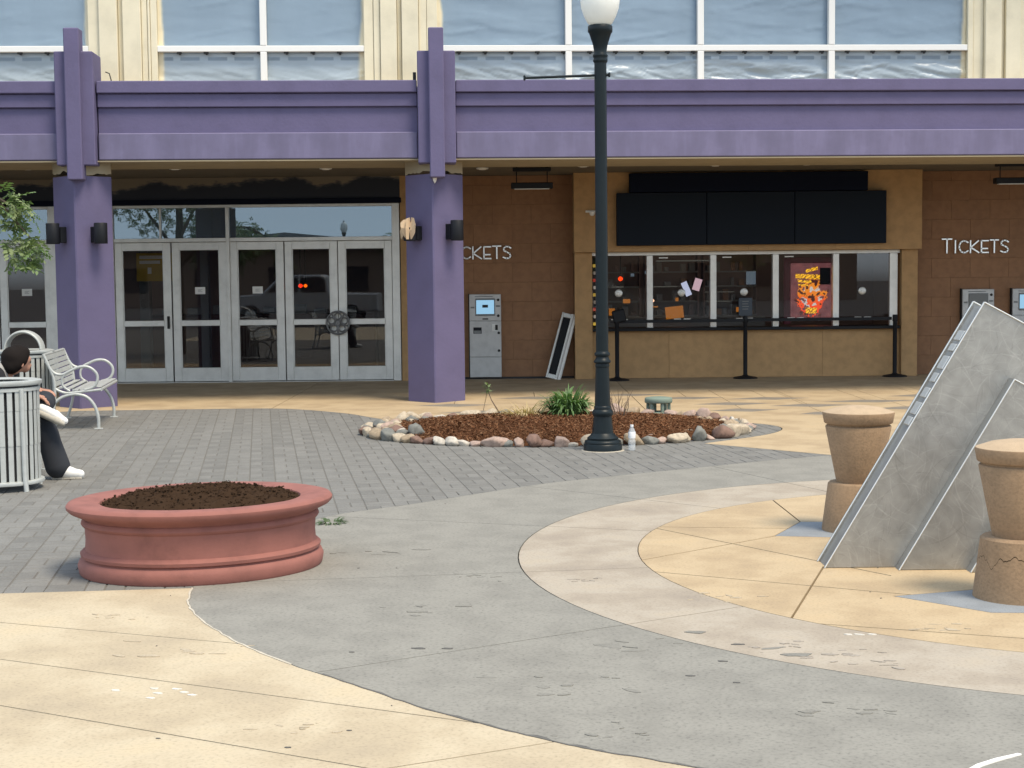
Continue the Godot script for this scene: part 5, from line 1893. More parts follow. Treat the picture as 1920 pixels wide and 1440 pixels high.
func pedestal(o: Node3D, cracked: bool):
	var st := new_st()
	if not cracked:
		lathe(st, [Vector2(0.222, 0.0), Vector2(0.222, 0.01), Vector2(0.186, 0.292), Vector2(0.176, 0.302), Vector2(0.0, 0.302)], 48)
		part(o, "drum", st, M.sand_concrete)
	else:
		# two broken courses with a jagged crack between them
		var nz := FastNoiseLite.new()
		nz.seed = 5
		nz.frequency = 1.3
		var S := 160
		for half in 2:
			st = new_st()
			for k in S:
				var p := []
				var q := []
				for e in [[0, k], [0, k + 1], [1, k + 1], [1, k]]:
					var a: float = TAU * (int(e[1]) % S) / S
					var yc := 0.2 + 0.06 * nz.get_noise_2d(cos(a) * 1.2, sin(a) * 1.2) + 0.012 * nz.get_noise_2d(cos(a) * 5.0, sin(a) * 5.0)
					var y: float
					if half == 0:
						y = 0.0 if e[0] == 0 else yc - 0.0012
					else:
						y = yc + 0.0012 + 0.002 * maxf(0.0, cos(a * 3.0)) if e[0] == 0 else 0.292
					var r := lerpf(0.225, 0.19, y / 0.3)
					p.append(Vector3(cos(a) * r, y, sin(a) * r))
					q.append(Vector3(cos(a), 0.12, sin(a)).normalized())
				tri_s(st, [p[0], p[1], p[2]], [q[0], q[1], q[2]])
				tri_s(st, [p[0], p[2], p[3]], [q[0], q[2], q[3]])
			if half == 1:
				lathe(st, [Vector2(0.1905, 0.292), Vector2(0.18, 0.302), Vector2(0.0, 0.302)], 64)
			part(o, "drum", st, M.sand_concrete)
		st = new_st()
		lathe(st, [Vector2(0.203, 0.08), Vector2(0.192, 0.27)], 48)
		part(o, "drum_core", st, M.soil)
	st = new_st()
	lathe(st, [Vector2(0.132, 0.3), Vector2(0.135, 0.31), Vector2(0.203, 0.65), Vector2(0.199, 0.657), Vector2(0.192, 0.659)], 48)
	part(o, "flared_body", st, M.sand_concrete)
	st = new_st()
	lathe(st, [Vector2(0.19, 0.655), Vector2(0.192, 0.67), Vector2(0.206, 0.672), Vector2(0.211, 0.677), Vector2(0.222, 0.735), Vector2(0.218, 0.742)], 48)
	part(o, "rim", st, M.sand_concrete)
	st = new_st()
	lathe(st, [Vector2(0.218, 0.742), Vector2(0.2, 0.748), Vector2(0.15, 0.766), Vector2(0.08, 0.778), Vector2(0.0, 0.781)], 48)
	part(o, "domed_top", st, M.sand_concrete_pale)

func build_sculpture():
	var s := thing("metal_sculpture", "leaning brushed steel plates set like a broken fan in the tan circle", "sculpture", Vector3(2.1, 0, -8.4))
	var cut_plate := func(x0: float, h: float, run: float) -> PackedVector2Array:
		# left edge leans at 59 degrees, the top falls away at a right angle
		var ax := x0 + h * 0.594
		return PackedVector2Array([Vector2(x0, 0.0), Vector2(ax, h), Vector2(ax + run, h - run * 0.54), Vector2(ax + run, 0.0)])
	var big: PackedVector2Array = cut_plate.call(-0.407, 1.443, 1.45)
	for e in [[-0.166, -0.148], [0.03, 0.05]]:
		var st := new_st()
		plate(st, big, e[0], e[1], 0.004)
		part(s, "large_plate", st, M.brushed_plate)
	# recessed web between the two plates, carrying raised letters
	var st := new_st()
	var web := PackedVector2Array()
	for k in 4:
		web.append([Vector2(-0.391, 0.0), Vector2(0.452, 1.418), Vector2(1.85, 0.64), Vector2(1.85, 0.0)][k])
	plate(st, web, -0.147, 0.029, 0.0)
	part(s, "recessed_web", st, M.brushed_plate)
	var dir := Vector3(0.511, 0.86, 0).normalized()
	var out := Vector3(-0.86, 0.511, 0).normalized()
	var p0 := Vector3(-0.391, 0.0, -0.06)
	var i := 0
	for e in [[0.92, 0.05, 0.1], [1.0, 0.075, 0.11], [1.1, 0.06, 0.1], [1.195, 0.055, 0.09], [1.29, 0.08, 0.11], [1.385, 0.045, 0.1], [1.46, 0.06, 0.11]]:
		st = new_st()
		box(st, p0 + dir * e[0] + out * 0.004, Vector3(e[1], 0.01, e[2]), 0.003, Basis(dir, out, Vector3.BACK))
		part(s, "raised_character", st, M.plate_letters)
		i += 1
	# the smaller plates stepping forward
	for e in [[-0.022, 1.03, 1.2, 0.051, 0.135], [0.34, 0.62, 0.9, 0.136, 0.22]]:
		st = new_st()
		plate(st, cut_plate.call(e[0], e[1], e[2]), e[3], e[4], 0.004)
		part(s, "small_plate", st, M.brushed_plate)
	# polished edges, with the light they catch put in as brighter rods
	for e in [[-0.407, 1.443, 0.0525, 1.45], [-0.407, 1.443, -0.146, 1.45], [-0.022, 1.03, 0.1375, 1.2], [0.34, 0.62, 0.2225, 0.9]]:
		st = new_st()
		var a := Vector3(e[0] + 0.003, 0.002, e[2])
		var b := Vector3(e[0] + e[1] * 0.594 + 0.001, e[1] - 0.003, e[2])
		var c := b + Vector3(e[3], -e[3] * 0.54, 0)
		tube(st, [a, b], 0.0045, 6)
		tube(st, [b, c], 0.0045, 6)
		part(s, "lit_polished_edge", st, M.bright_edge)

# ------------------------------------------------------------------ street furniture at the left
func build_cans_and_benches():
	var can := thing("litter_bin", "silver slatted steel litter bin with an open rim beside the seated person", "litter bin", Vector3(-3.98, 0, -11.98), 0.25, "slatted litter bins")
	var st := new_st()
	lathe(st, [Vector2(0.272, 0.07), Vector2(0.272, 0.8)], 36)
	part(can, "liner", st, M.liner)
	for k in 30:
		st = new_st()
		var a := TAU * k / 30.0
		var pts := []
		for y in [0.075, 0.35, 0.62, 0.79]:
			pts.append(Vector3(cos(a), 0, sin(a)) * (0.285 + 0.008 * (y / 0.8)) + Vector3(0, y, 0))
		for q in 3:
			var d: Vector3 = (pts[q + 1] - pts[q])
			var n := Vector3(cos(a), 0, sin(a))
			box(st, (pts[q] + pts[q + 1]) / 2, Vector3(0.04, d.length(), 0.008), 0.002, Basis(Vector3(-sin(a), 0, cos(a)), Vector3.UP, n))
		part(can, "slat", st, M.bench_metal)
	st = new_st()
	lathe(st, [Vector2(0.278, 0.055), Vector2(0.318, 0.05), Vector2(0.322, 0.062), Vector2(0.318, 0.075), Vector2(0.278, 0.08)], 40)
	part(can, "foot_ring", st, M.bench_metal)
	st = new_st()
	lathe(st, [Vector2(0.28, 0.765), Vector2(0.304, 0.77), Vector2(0.304, 0.795), Vector2(0.282, 0.8)], 40)
	part(can, "upper_ring", st, M.bench_metal)
	st = new_st()
	lathe(st, [Vector2(0.23, 0.812), Vector2(0.312, 0.812), Vector2(0.322, 0.826), Vector2(0.318, 0.846), Vector2(0.29, 0.852), Vector2(0.23, 0.838)], 40)
	part(can, "rim", st, M.bench_metal)
	st = new_st()
	lathe(st, [Vector2(0.29, 0.8), Vector2(0.296, 0.812)], 40)
	part(can, "dark_gap", st, M.liner)
	for k in 4:
		st = new_st()
		var a := TAU * k / 4.0 + 0.95
		var n := Vector3(cos(a), 0, sin(a))
		tube(st, [n * 0.305 + Vector3(0, 0.785, 0), n * 0.31 + Vector3(0, 0.4, 0), n * 0.315 + Vector3(0, 0.12, 0), n * 0.335 + Vector3(0, 0.0, 0)], [0.019, 0.018, 0.018, 0.02], 8)
		part(can, "leg", st, M.bench_metal)
	# its twin by the column carries a hooped lid
	var two := copy_of(can, Vector3(-5.45, 0, -17.3), 0.9, "silver slatted steel litter bin with a hooped lid behind the seated person")
	st = new_st()
	var pts := []
	for k in 17:
		var a := PI * k / 16.0
		pts.append(Vector3(cos(a) * 0.2, 0.85 + sin(a) * 0.2, 0.0))
	tube(st, pts, 0.085, 10, true, 0.25)
	part(two, "hooped_lid", st, M.bench_metal, Transform3D(Basis(Vector3.UP, -0.9), Vector3.ZERO))
	# benches with ring arms and strap slats: x is forward, z along the bench
	var bench := thing("park_bench", "empty silver strap bench with ring shaped arms beside the purple column", "bench", Vector3(-4.84, 0, -17.47), deg_to_rad(8.0), "silver strap benches")
	var L := 0.73
	for e in 6:
		st = new_st()
		var x := -0.17 + e * 0.082
		box(st, Vector3(x, 0.425 + 0.012 * absf(e - 2.2), 0), Vector3(0.062, 0.01, L * 2 - 0.02), 0.003)
		part(bench, "seat_slat", st, M.bench_metal)
	for e in 6:
		st = new_st()
		var y := 0.49 + e * 0.058
		box(st, Vector3(-0.21 - (y - 0.45) * 0.28, y, 0), Vector3(0.01, 0.05, L * 2 - 0.02), 0.003, Basis(Vector3.BACK, 0.27))
		part(bench, "back_slat", st, M.bench_metal)
	st = new_st()
	tube(st, [Vector3(0.27, 0.43, -L), Vector3(0.27, 0.43, L)], 0.018, 10)
	part(bench, "front_rail", st, M.bench_metal)
	st = new_st()
	tube(st, [Vector3(-0.325, 0.815, -L), Vector3(-0.325, 0.815, L)], 0.016, 10)
	part(bench, "top_rail", st, M.bench_metal)
	for z in [-L, L]:
		st = new_st()
		var V := func(x: float, y: float) -> Vector3: return Vector3(x, y, z)
		# back post down to the rear leg
		tube(st, smooth3([V.call(-0.325, 0.82), V.call(-0.275, 0.7), V.call(-0.225, 0.56), V.call(-0.215, 0.4), V.call(-0.24, 0.2), V.call(-0.3, 0.0)]), 0.016, 8)
		# seat rail
		tube(st, smooth3([V.call(-0.22, 0.45), V.call(-0.1, 0.4), V.call(0.1, 0.415), V.call(0.27, 0.43)]), 0.015, 8)
		# arched front leg
		tube(st, smooth3([V.call(-0.22, 0.3), V.call(-0.13, 0.36), V.call(0.0, 0.385), V.call(0.12, 0.35), V.call(0.2, 0.25), V.call(0.235, 0.12), V.call(0.235, 0.0)]), 0.018, 8)
		if z != 0.0:
			# the ring arm sweeping off the back
			tube(st, smooth3([V.call(-0.305, 0.75), V.call(-0.23, 0.63), V.call(-0.14, 0.6), V.call(-0.05, 0.64), V.call(0.05, 0.68), V.call(0.15, 0.675), V.call(0.225, 0.61), V.call(0.235, 0.53), V.call(0.19, 0.46), V.call(0.1, 0.43)]), 0.016, 8)
			tube(st, smooth3([V.call(-0.06, 0.64), V.call(-0.13, 0.57), V.call(-0.13, 0.48), V.call(-0.06, 0.42)]), 0.013, 8)
		part(bench, "end_frame", st, M.bench_metal)
		st = new_st()
		box(st, V.call(0.235, 0.006), Vector3(0.09, 0.012, 0.05), 0.003)
		box(st, V.call(-0.3, 0.006), Vector3(0.09, 0.012, 0.05), 0.003)
		part(bench, "foot", st, M.bench_metal)
	copy_of(bench, Vector3(-4.28, 0, -12.75), 0.0, "silver strap bench under the seated person behind the litter bin").scale.z = 0.55

# ------------------------------------------------------------------ smooth bodies from bones
func bone_mesh(st: SurfaceTool, bones: Array, cell: float, k: float, flatten := Vector3.ONE) -> void:
	var lo := Vector3.ONE * 1e3
	var hi := -lo
	for b in bones:
		for e in [[b[0], b[2]], [b[1], b[3]]]:
			lo = lo.min(e[0] - Vector3.ONE * (e[1] + cell * 3))
			hi = hi.max(e[0] + Vector3.ONE * (e[1] + cell * 3))
	var n := Vector3i(((hi - lo) / cell).ceil()) + Vector3i.ONE
	var F := PackedFloat32Array()
	F.resize(n.x * n.y * n.z)
	F.fill(1.0)
	var sy := n.x
	var sz := n.x * n.y
	for b in bones:
		var a: Vector3 = b[0]
		var d: Vector3 = b[1] - a
		var dd := maxf(d.length_squared(), 1e-9)
		var reach: float = maxf(b[2], b[3]) + cell * 2.5 + k
		var l := Vector3i(((a.min(b[1]) - Vector3.ONE * reach - lo) / cell).floor()).max(Vector3i.ZERO)
		var h := Vector3i(((a.max(b[1]) + Vector3.ONE * reach - lo) / cell).ceil()).min(n - Vector3i.ONE)
		for z in range(l.z, h.z + 1):
			for y in range(l.y, h.y + 1):
				for x in range(l.x, h.x + 1):
					var p := lo + Vector3(x, y, z) * cell
					var t := clampf((p - a).dot(d) / dd, 0.0, 1.0)
					var s := (p - a - d * t).length() - lerpf(b[2], b[3], t)
					var i := x + y * sy + z * sz
					var f := F[i]
					var m := maxf(k - absf(f - s), 0.0) / k
					F[i] = minf(f, s) - m * m * k * 0.25
	var V := {}
	var pos := PackedVector3Array()
	var nor := PackedVector3Array()
	var corner := [0, 1, sy, sy + 1, sz, sz + 1, sz + sy, sz + sy + 1]
	for z in n.z - 1:
		for y in n.y - 1:
			for x in n.x - 1:
				var i := x + y * sy + z * sz
				var neg := 0
				for c in corner:
					if F[i + c] < 0.0:
						neg += 1
				if neg == 0 or neg == 8:
					continue
				var sum := Vector3.ZERO
				var cnt := 0
				for e in [[0, 1], [2, 3], [4, 5], [6, 7], [0, 2], [1, 3], [4, 6], [5, 7], [0, 4], [1, 5], [2, 6], [3, 7]]:
					var f0: float = F[i + corner[e[0]]]
					var f1: float = F[i + corner[e[1]]]
					if (f0 < 0.0) != (f1 < 0.0):
						var t := f0 / (f0 - f1)
						var p0 := Vector3(e[0] & 1, (e[0] >> 1) & 1, e[0] >> 2)
						var p1 := Vector3(e[1] & 1, (e[1] >> 1) & 1, e[1] >> 2)
						sum += p0.lerp(p1, t)
						cnt += 1
				V[i] = pos.size()
				pos.append(lo + (Vector3(x, y, z) + sum / cnt) * cell)
				var g := Vector3(F[i + 1] - F[i] + F[i + sy + sz + 1] - F[i + sy + sz], F[i + sy] - F[i] + F[i + 1 + sy + sz] - F[i + 1 + sz], F[i + sz] - F[i] + F[i + 1 + sy + sz] - F[i + 1 + sy])
				nor.append(g.normalized())
	for key in V:
		var i: int = key
		for e in [[1, sy, sz], [sy, sz, 1], [sz, 1, sy]]:
			if (F[i] < 0.0) == (F[i + e[0]] < 0.0):
				continue
			var q := [i, i - e[1], i - e[1] - e[2], i - e[2]]
			if not (V.has(q[1]) and V.has(q[2]) and V.has(q[3])):
				continue
			var ids := [V[q[0]], V[q[1]], V[q[2]], V[q[3]]]
			tri_s(st, [pos[ids[0]], pos[ids[1]], pos[ids[2]]], [nor[ids[0]], nor[ids[1]], nor[ids[2]]])
			tri_s(st, [pos[ids[0]], pos[ids[2]], pos[ids[3]]], [nor[ids[0]], nor[ids[2]], nor[ids[3]]])

func hand_bones(wrist: Vector3, fwd: Vector3, palm_n: Vector3, curl: float) -> Array:
	var side := fwd.cross(palm_n).normalized()
	var out := []
	var palm := wrist + fwd * 0.05
	for k in 4:
		out.append([wrist + side * (k - 1.5) * 0.008, palm + fwd * 0.03 + side * (k - 1.5) * 0.019, 0.017, 0.013])
		var root := palm + fwd * 0.03 + side * (k - 1.5) * 0.021
		var d := fwd
		var seg: float = [0.028, 0.034, 0.032, 0.025][k]
		var p := root
		for j in 3:
			d = (d + palm_n * curl).normalized()
			var q := p + d * seg * (1.0 - 0.18 * j)
			out.append([p, q, 0.0092 - 0.0006 * j, 0.0086 - 0.0007 * j])
			p = q
	var t0 := wrist + fwd * 0.02 - side * 0.025
	var t1 := t0 + (fwd * 0.6 - side * 0.8).normalized() * 0.035
	out.append([wrist, t0, 0.015, 0.014])
	out.append([t0, t1, 0.013, 0.01])
	out.append([t1, t1 + (fwd * 0.9 + palm_n * 0.3).normalized() * 0.03, 0.0095, 0.0085])
	return out

func build_person():
	var who := thing("person", "seated person in grey vest, black sleeves, dark trousers and white shoes, bent forward", "person", Vector3(-4.08, 0.0, -12.62))
	var V := func(x: float, y: float, z: float) -> Vector3: return Vector3(x - 0.045 * smoothstep(0.6, 0.95, y), y - 0.012 * smoothstep(0.6, 0.8, y) - 0.045 * smoothstep(0.88, 1.0, y), z)
	var HV := func(x: float, y: float, z: float) -> Vector3: return V.call(0.08 + (x - 0.08) * 0.68 + z * 0.73, y, z * 0.68 - (x - 0.08) * 0.73)
	# the body: head, neck, trunk and limbs as one surface
	var st := new_st()
	bone_mesh(st, [
		[V.call(-0.14, 0.52, 0), V.call(-0.13, 0.68, 0), 0.1, 0.095], [V.call(-0.13, 0.68, 0), V.call(-0.07, 0.84, 0), 0.095, 0.1],
		[V.call(-0.05, 0.87, -0.12), V.call(-0.05, 0.87, 0.12), 0.055, 0.055], [V.call(-0.03, 0.88, 0), V.call(0.06, 0.97, 0), 0.052, 0.05],
		[V.call(-0.12, 0.5, 0.09), V.call(0.26, 0.52, 0.1), 0.075, 0.055], [V.call(0.26, 0.52, 0.1), V.call(0.38, 0.08, 0.1), 0.052, 0.036],
		[V.call(-0.12, 0.5, -0.09), V.call(0.2, 0.62, -0.2), 0.075, 0.055], [V.call(0.2, 0.62, -0.2), V.call(0.3, 0.6, 0.15), 0.05, 0.036],
		[V.call(-0.05, 0.86, 0.16), V.call(0.02, 0.63, 0.25), 0.045, 0.037], [V.call(0.02, 0.63, 0.25), V.call(0.22, 0.7, 0.17), 0.035, 0.026],
		[V.call(-0.05, 0.86, -0.16), V.call(0.0, 0.62, -0.24), 0.045, 0.037], [V.call(0.0, 0.62, -0.24), V.call(0.19, 0.72, -0.12), 0.035, 0.026]], 0.014, 0.03)
	bone_mesh(st, [
		[HV.call(0.075, 1.035, 0), HV.call(0.105, 1.03, 0), 0.086, 0.082], [HV.call(0.11, 0.985, 0), HV.call(0.15, 0.955, 0), 0.066, 0.045], [HV.call(0.15, 0.945, 0), HV.call(0.158, 0.93, 0), 0.036, 0.03],
		[HV.call(0.18, 1.0, 0), HV.call(0.2, 0.972, 0), 0.012, 0.014], [HV.call(0.165, 1.03, -0.03), HV.call(0.165, 1.03, 0.03), 0.026, 0.026],
		[HV.call(0.085, 1.005, 0.082), HV.call(0.08, 0.975, 0.085), 0.016, 0.012], [HV.call(0.085, 1.005, -0.082), HV.call(0.08, 0.975, -0.085), 0.016, 0.012], [HV.call(0.05, 0.93, 0), HV.call(0.08, 0.98, 0), 0.052, 0.055]], 0.006, 0.02)
	bone_mesh(st, hand_bones(V.call(0.22, 0.7, 0.17), Vector3(0.95, -0.25, 0.0).normalized(), Vector3(-0.2, -0.95, 0), 0.35), 0.005, 0.006)
	bone_mesh(st, hand_bones(V.call(0.19, 0.72, -0.12), Vector3(0.9, -0.1, 0.3).normalized(), Vector3(-0.1, -0.95, 0), 0.3), 0.005, 0.006)
	part(who, "body", st, M.skin)
	st = new_st()
	bone_mesh(st, [[HV.call(0.05, 1.05, 0), HV.call(0.095, 1.075, 0), 0.088, 0.08], [HV.call(0.02, 1.0, 0), HV.call(0.04, 1.04, 0), 0.066, 0.082], [HV.call(0.02, 0.95, -0.03), HV.call(0.02, 0.95, 0.03), 0.05, 0.05], [HV.call(0.14, 1.09, -0.04), HV.call(0.14, 1.09, 0.04), 0.035, 0.035], [HV.call(0.06, 1.03, 0.03), HV.call(0.1, 1.05, 0.04), 0.062, 0.054], [HV.call(0.05, 0.99, 0.05), HV.call(0.09, 1.02, 0.05), 0.045, 0.045]], 0.007, 0.03)
	part(who, "hair", st, M.hair)
	st = new_st()
	for z in [-0.03, 0.03]:
		bone_mesh(st, [[HV.call(0.184, 1.008, z), HV.call(0.186, 1.008, z), 0.009, 0.009]], 0.004, 0.004)
	part(who, "eyes", st, M.hair)
	st = new_st()
	bone_mesh(st, [[HV.call(0.176, 0.948, -0.018), HV.call(0.176, 0.948, 0.018), 0.008, 0.008]], 0.004, 0.004)
	part(who, "mouth", st, mat("lips", col(0.3, 0.12, 0.09), 0.6))
	st = new_st()
	bone_mesh(st, [[V.call(-0.145, 0.48, -0.05), V.call(-0.145, 0.48, 0.05), 0.14, 0.14], [V.call(-0.14, 0.54, 0), V.call(-0.135, 0.7, 0), 0.145, 0.14], [V.call(-0.135, 0.7, -0.06), V.call(-0.08, 0.85, -0.07), 0.125, 0.1], [V.call(-0.135, 0.7, 0.06), V.call(-0.08, 0.85, 0.07), 0.125, 0.1], [V.call(-0.09, 0.9, -0.07), V.call(-0.05, 0.92, 0.07), 0.055, 0.055], [V.call(-0.09, 0.9, 0.07), V.call(-0.05, 0.92, -0.07), 0.05, 0.05]], 0.013, 0.05)
	part(who, "vest", st, M.cloth_grey)
	st = new_st()
	for s in [1.0, -1.0]:
		var el: Vector3 = V.call(0.02, 0.63, 0.25) if s > 0 else V.call(0.0, 0.62, -0.24)
		var wr: Vector3 = V.call(0.17, 0.685, 0.19) if s > 0 else V.call(0.15, 0.7, -0.145)
		bone_mesh(st, [[V.call(-0.06, 0.86, 0.14 * s), el, 0.075, 0.062], [el, wr, 0.06, 0.045], [V.call(-0.07, 0.88, 0.1 * s), V.call(-0.05, 0.84, 0.16 * s), 0.065, 0.07]], 0.012, 0.03)
	part(who, "sleeves", st, M.cloth_black)
	st = new_st()
	bone_mesh(st, [[V.call(-0.15, 0.5, -0.07), V.call(-0.15, 0.5, 0.07), 0.12, 0.12], [V.call(-0.12, 0.51, 0.09), V.call(0.25, 0.54, 0.1), 0.098, 0.085], [V.call(0.25, 0.54, 0.1), V.call(0.3, 0.36, 0.1), 0.084, 0.085], [V.call(0.3, 0.36, 0.1), V.call(0.375, 0.105, 0.1), 0.086, 0.1],
		[V.call(-0.12, 0.52, -0.09), V.call(0.19, 0.64, -0.19), 0.098, 0.082], [V.call(0.19, 0.64, -0.19), V.call(0.26, 0.63, 0.0), 0.08, 0.078], [V.call(0.26, 0.63, 0.0), V.call(0.29, 0.61, 0.13), 0.076, 0.07]], 0.013, 0.03)
	part(who, "trousers", st, M.trousers)
	# shoes: uppers and soles
	st = new_st()
	bone_mesh(st, [[V.call(0.36, 0.055, 0.1), V.call(0.47, 0.055, 0.1), 0.046, 0.044], [V.call(0.47, 0.05, 0.1), V.call(0.555, 0.04, 0.1), 0.044, 0.036], [V.call(0.385, 0.1, 0.1), V.call(0.43, 0.075, 0.1), 0.04, 0.045]], 0.008, 0.02)
	part(who, "shoe", st, M.shoe_white)
	st = new_st()
	bone_mesh(st, [[V.call(0.29, 0.585, 0.19), V.call(0.4, 0.53, 0.205), 0.04, 0.038], [V.call(0.4, 0.53, 0.205), V.call(0.475, 0.485, 0.21), 0.038, 0.028]], 0.008, 0.02)
	part(who, "shoe", st, M.shoe_white)
	st = new_st()
	bone_mesh(st, [[V.call(0.285, 0.55, 0.222), V.call(0.42, 0.49, 0.236), 0.026, 0.028], [V.call(0.42, 0.488, 0.23), V.call(0.465, 0.465, 0.23), 0.028, 0.02]], 0.008, 0.015)
	part(who, "shoe_sole", st, M.shoe_sole)
	st = new_st()
	for x in [0.335, 0.38, 0.43, 0.48, 0.53]:
		box(st, V.call(x + 0.02, 0.008, 0.1), Vector3(0.05, 0.016, 0.078 - 0.02 * absf(x - 0.45)), 0.004)
	part(who, "shoe_sole", st, M.shoe_sole)

# ------------------------------------------------------------------ trees
func sprig(leaflets: int, length: float, wide: float) -> ArrayMesh:
	var st := new_st()
	var r := RandomNumberGenerator.new()
	r.seed = 12
	for k in leaflets:
		var t := (k + 0.5) / leaflets
		var s := -1.0 if k % 2 == 0 else 1.0
		var root := Vector3(0, 0.012 * sin(t * 3.0), t * length)
		var d := Vector3(s * 0.85, r.randf_range(-0.35, 0.25), 0.5).normalized()
		var side := d.cross(Vector3.UP).normalized() * wide
		var tip := root + d * length * 0.42
		var mid := root.lerp(tip, 0.45) + Vector3(0, 0.004, 0)
		var n := side.cross(d).normalized()
		if n.y < 0:
			n = -n
		tri(st, root, mid + side, tip, n)
		tri(st, root, tip, mid - side, n)
	return st.commit()

func crown_of(parent: Node3D, clumps: Array, per: int, leaf: ArrayMesh, mats: Array, size: float) -> void:
	var heaps := []
	for q in mats.size():
		heaps.append(new_st())
	for c in clumps:
		for k in int(per * c[2] * mats.size()):
			var d := Vector3(rng.randfn(), rng.randfn() * 0.75, rng.randfn()).normalized() * pow(rng.randf(), 0.4)
			var p: Vector3 = c[0] + d * c[1]
			heaps[rng.randi() % mats.size()].append_from(leaf, 0, Transform3D(Basis.from_euler(Vector3(rng.randfn(0.3, 0.5), rng.randf() * TAU, rng.randfn(0, 0.4))).scaled(Vector3.ONE * size * rng.randf_range(0.7, 1.3)), p))
	var mesh := ArrayMesh.new()
	for q in mats.size():
		heaps[q].set_material(mats[q])
		heaps[q].commit(mesh)
	var o := MeshInstance3D.new()
	o.name = "crown"
	o.mesh = mesh
	parent.add_child(o, true)

func build_trees():
	var leaf := sprig(9, 0.2, 0.022)
	var t := thing("shade_tree", "leafy green tree whose low branch hangs in beside the column", "tree", Vector3(-7.3, 0, -14.6))
	var st := new_st()
	tube(st, [Vector3(0, -0.02, 0), Vector3(0.03, 0.8, 0), Vector3(0.0, 1.8, 0.04), Vector3(0.06, 2.9, 0), Vector3(0.0, 4.4, 0)], [0.13, 0.11, 0.1, 0.08, 0.03], 10)
	for e in [[Vector3(0.04, 1.9, 0), Vector3(0.9, 2.75, -0.5), Vector3(1.7, 2.72, -0.8), Vector3(2.25, 2.35, -0.9), Vector3(2.5, 2.05, -0.92)], [Vector3(0.0, 2.2, 0), Vector3(-0.8, 3.2, 0.4), Vector3(-1.4, 3.9, 0.7)], [Vector3(0.03, 2.5, 0), Vector3(0.3, 3.4, 0.9), Vector3(0.5, 4.0, 1.5)], [Vector3(0.03, 2.7, 0), Vector3(0.2, 3.5, -0.9), Vector3(0.3, 4.2, -1.5)], [Vector3(1.7, 2.72, -0.8), Vector3(2.1, 2.5, -0.9), Vector3(2.35, 2.35, -0.9)]]:
		var r := []
		for k in e.size():
			r.append(lerpf(0.045, 0.008, float(k) / (e.size() - 1)))
		tube(st, e, r, 7)
	part(t, "trunk", st, M.bark)
	var clumps := []
	for k in 34:
		var d := Vector3(rng.randfn(), rng.randfn() * 0.7, rng.randfn()).normalized() * rng.randf_range(0.5, 1.0)
		clumps.append([Vector3(-0.35, 4.0, 0) + d * Vector3(1.45, 1.5, 1.7), 0.55, 1.0])
	# the low branch, with leaf clumps along it
	for e in [[1.6, 2.7, -0.8, 0.3], [1.95, 2.5, -0.85, 0.26], [2.2, 2.3, -0.9, 0.2], [2.3, 2.42, -0.95, 0.14], [2.32, 2.2, -0.88, 0.13], [2.45, 2.32, -0.95, 0.1], [2.5, 2.0, -0.92, 0.1], [2.42, 1.86, -0.9, 0.12], [2.58, 1.92, -0.92, 0.08], [2.46, 1.78, -0.9, 0.08], [2.3, 1.98, -0.9, 0.1]]:
		clumps.append([Vector3(e[0], e[1], e[2]), e[3], 0.1 + e[3] * 1.3])
	crown_of(t, clumps, 34, leaf, [M.leaf_green, M.leaf_pale], 0.72)
	# trees across the street, mirrored in the doors
	var says := ["broad green tree across the street beside the long brown building", "round green tree across the street beside the lamp", "tall green tree at the street corner behind", "low green tree before the second brown building"]
	for i in 4:
		var at: Vector3 = [Vector3(-13.5, -0.03, 24), Vector3(-5.0, -0.03, 33), Vector3(3.5, -0.03, 28), Vector3(12, -0.03, 30)][i]
		var o := thing("street_tree", says[i], "tree", at)
		var s2 := new_st()
		tube(s2, [Vector3(0, 0, 0), Vector3(0.05, 1.2, 0), Vector3(0, 2.6, 0.05), Vector3(0.05, 3.9, 0)], [0.16, 0.13, 0.1, 0.04], 8)
		for k in 5:
			var a := TAU * k / 5.0
			tube(s2, [Vector3(0, 1.9 + 0.2 * k, 0), Vector3(cos(a) * 0.7, 2.8 + 0.2 * k, sin(a) * 0.7), Vector3(cos(a) * 1.2, 3.3 + 0.2 * k, sin(a) * 1.2)], [0.06, 0.04, 0.015], 6)
		part(o, "trunk", s2, M.bark)
		var cl := []
		for k in 26:
			var d := Vector3(rng.randfn(), rng.randfn() * 0.8, rng.randfn()).normalized() * rng.randf_range(0.4, 1.0)
			cl.append([Vector3(0, 3.5, 0) + d * Vector3(1.7, 1.4, 1.7), 0.6, 1.0])
		crown_of(o, cl, 26, leaf, [M.leaf_dark, M.leaf_green], 1.5)

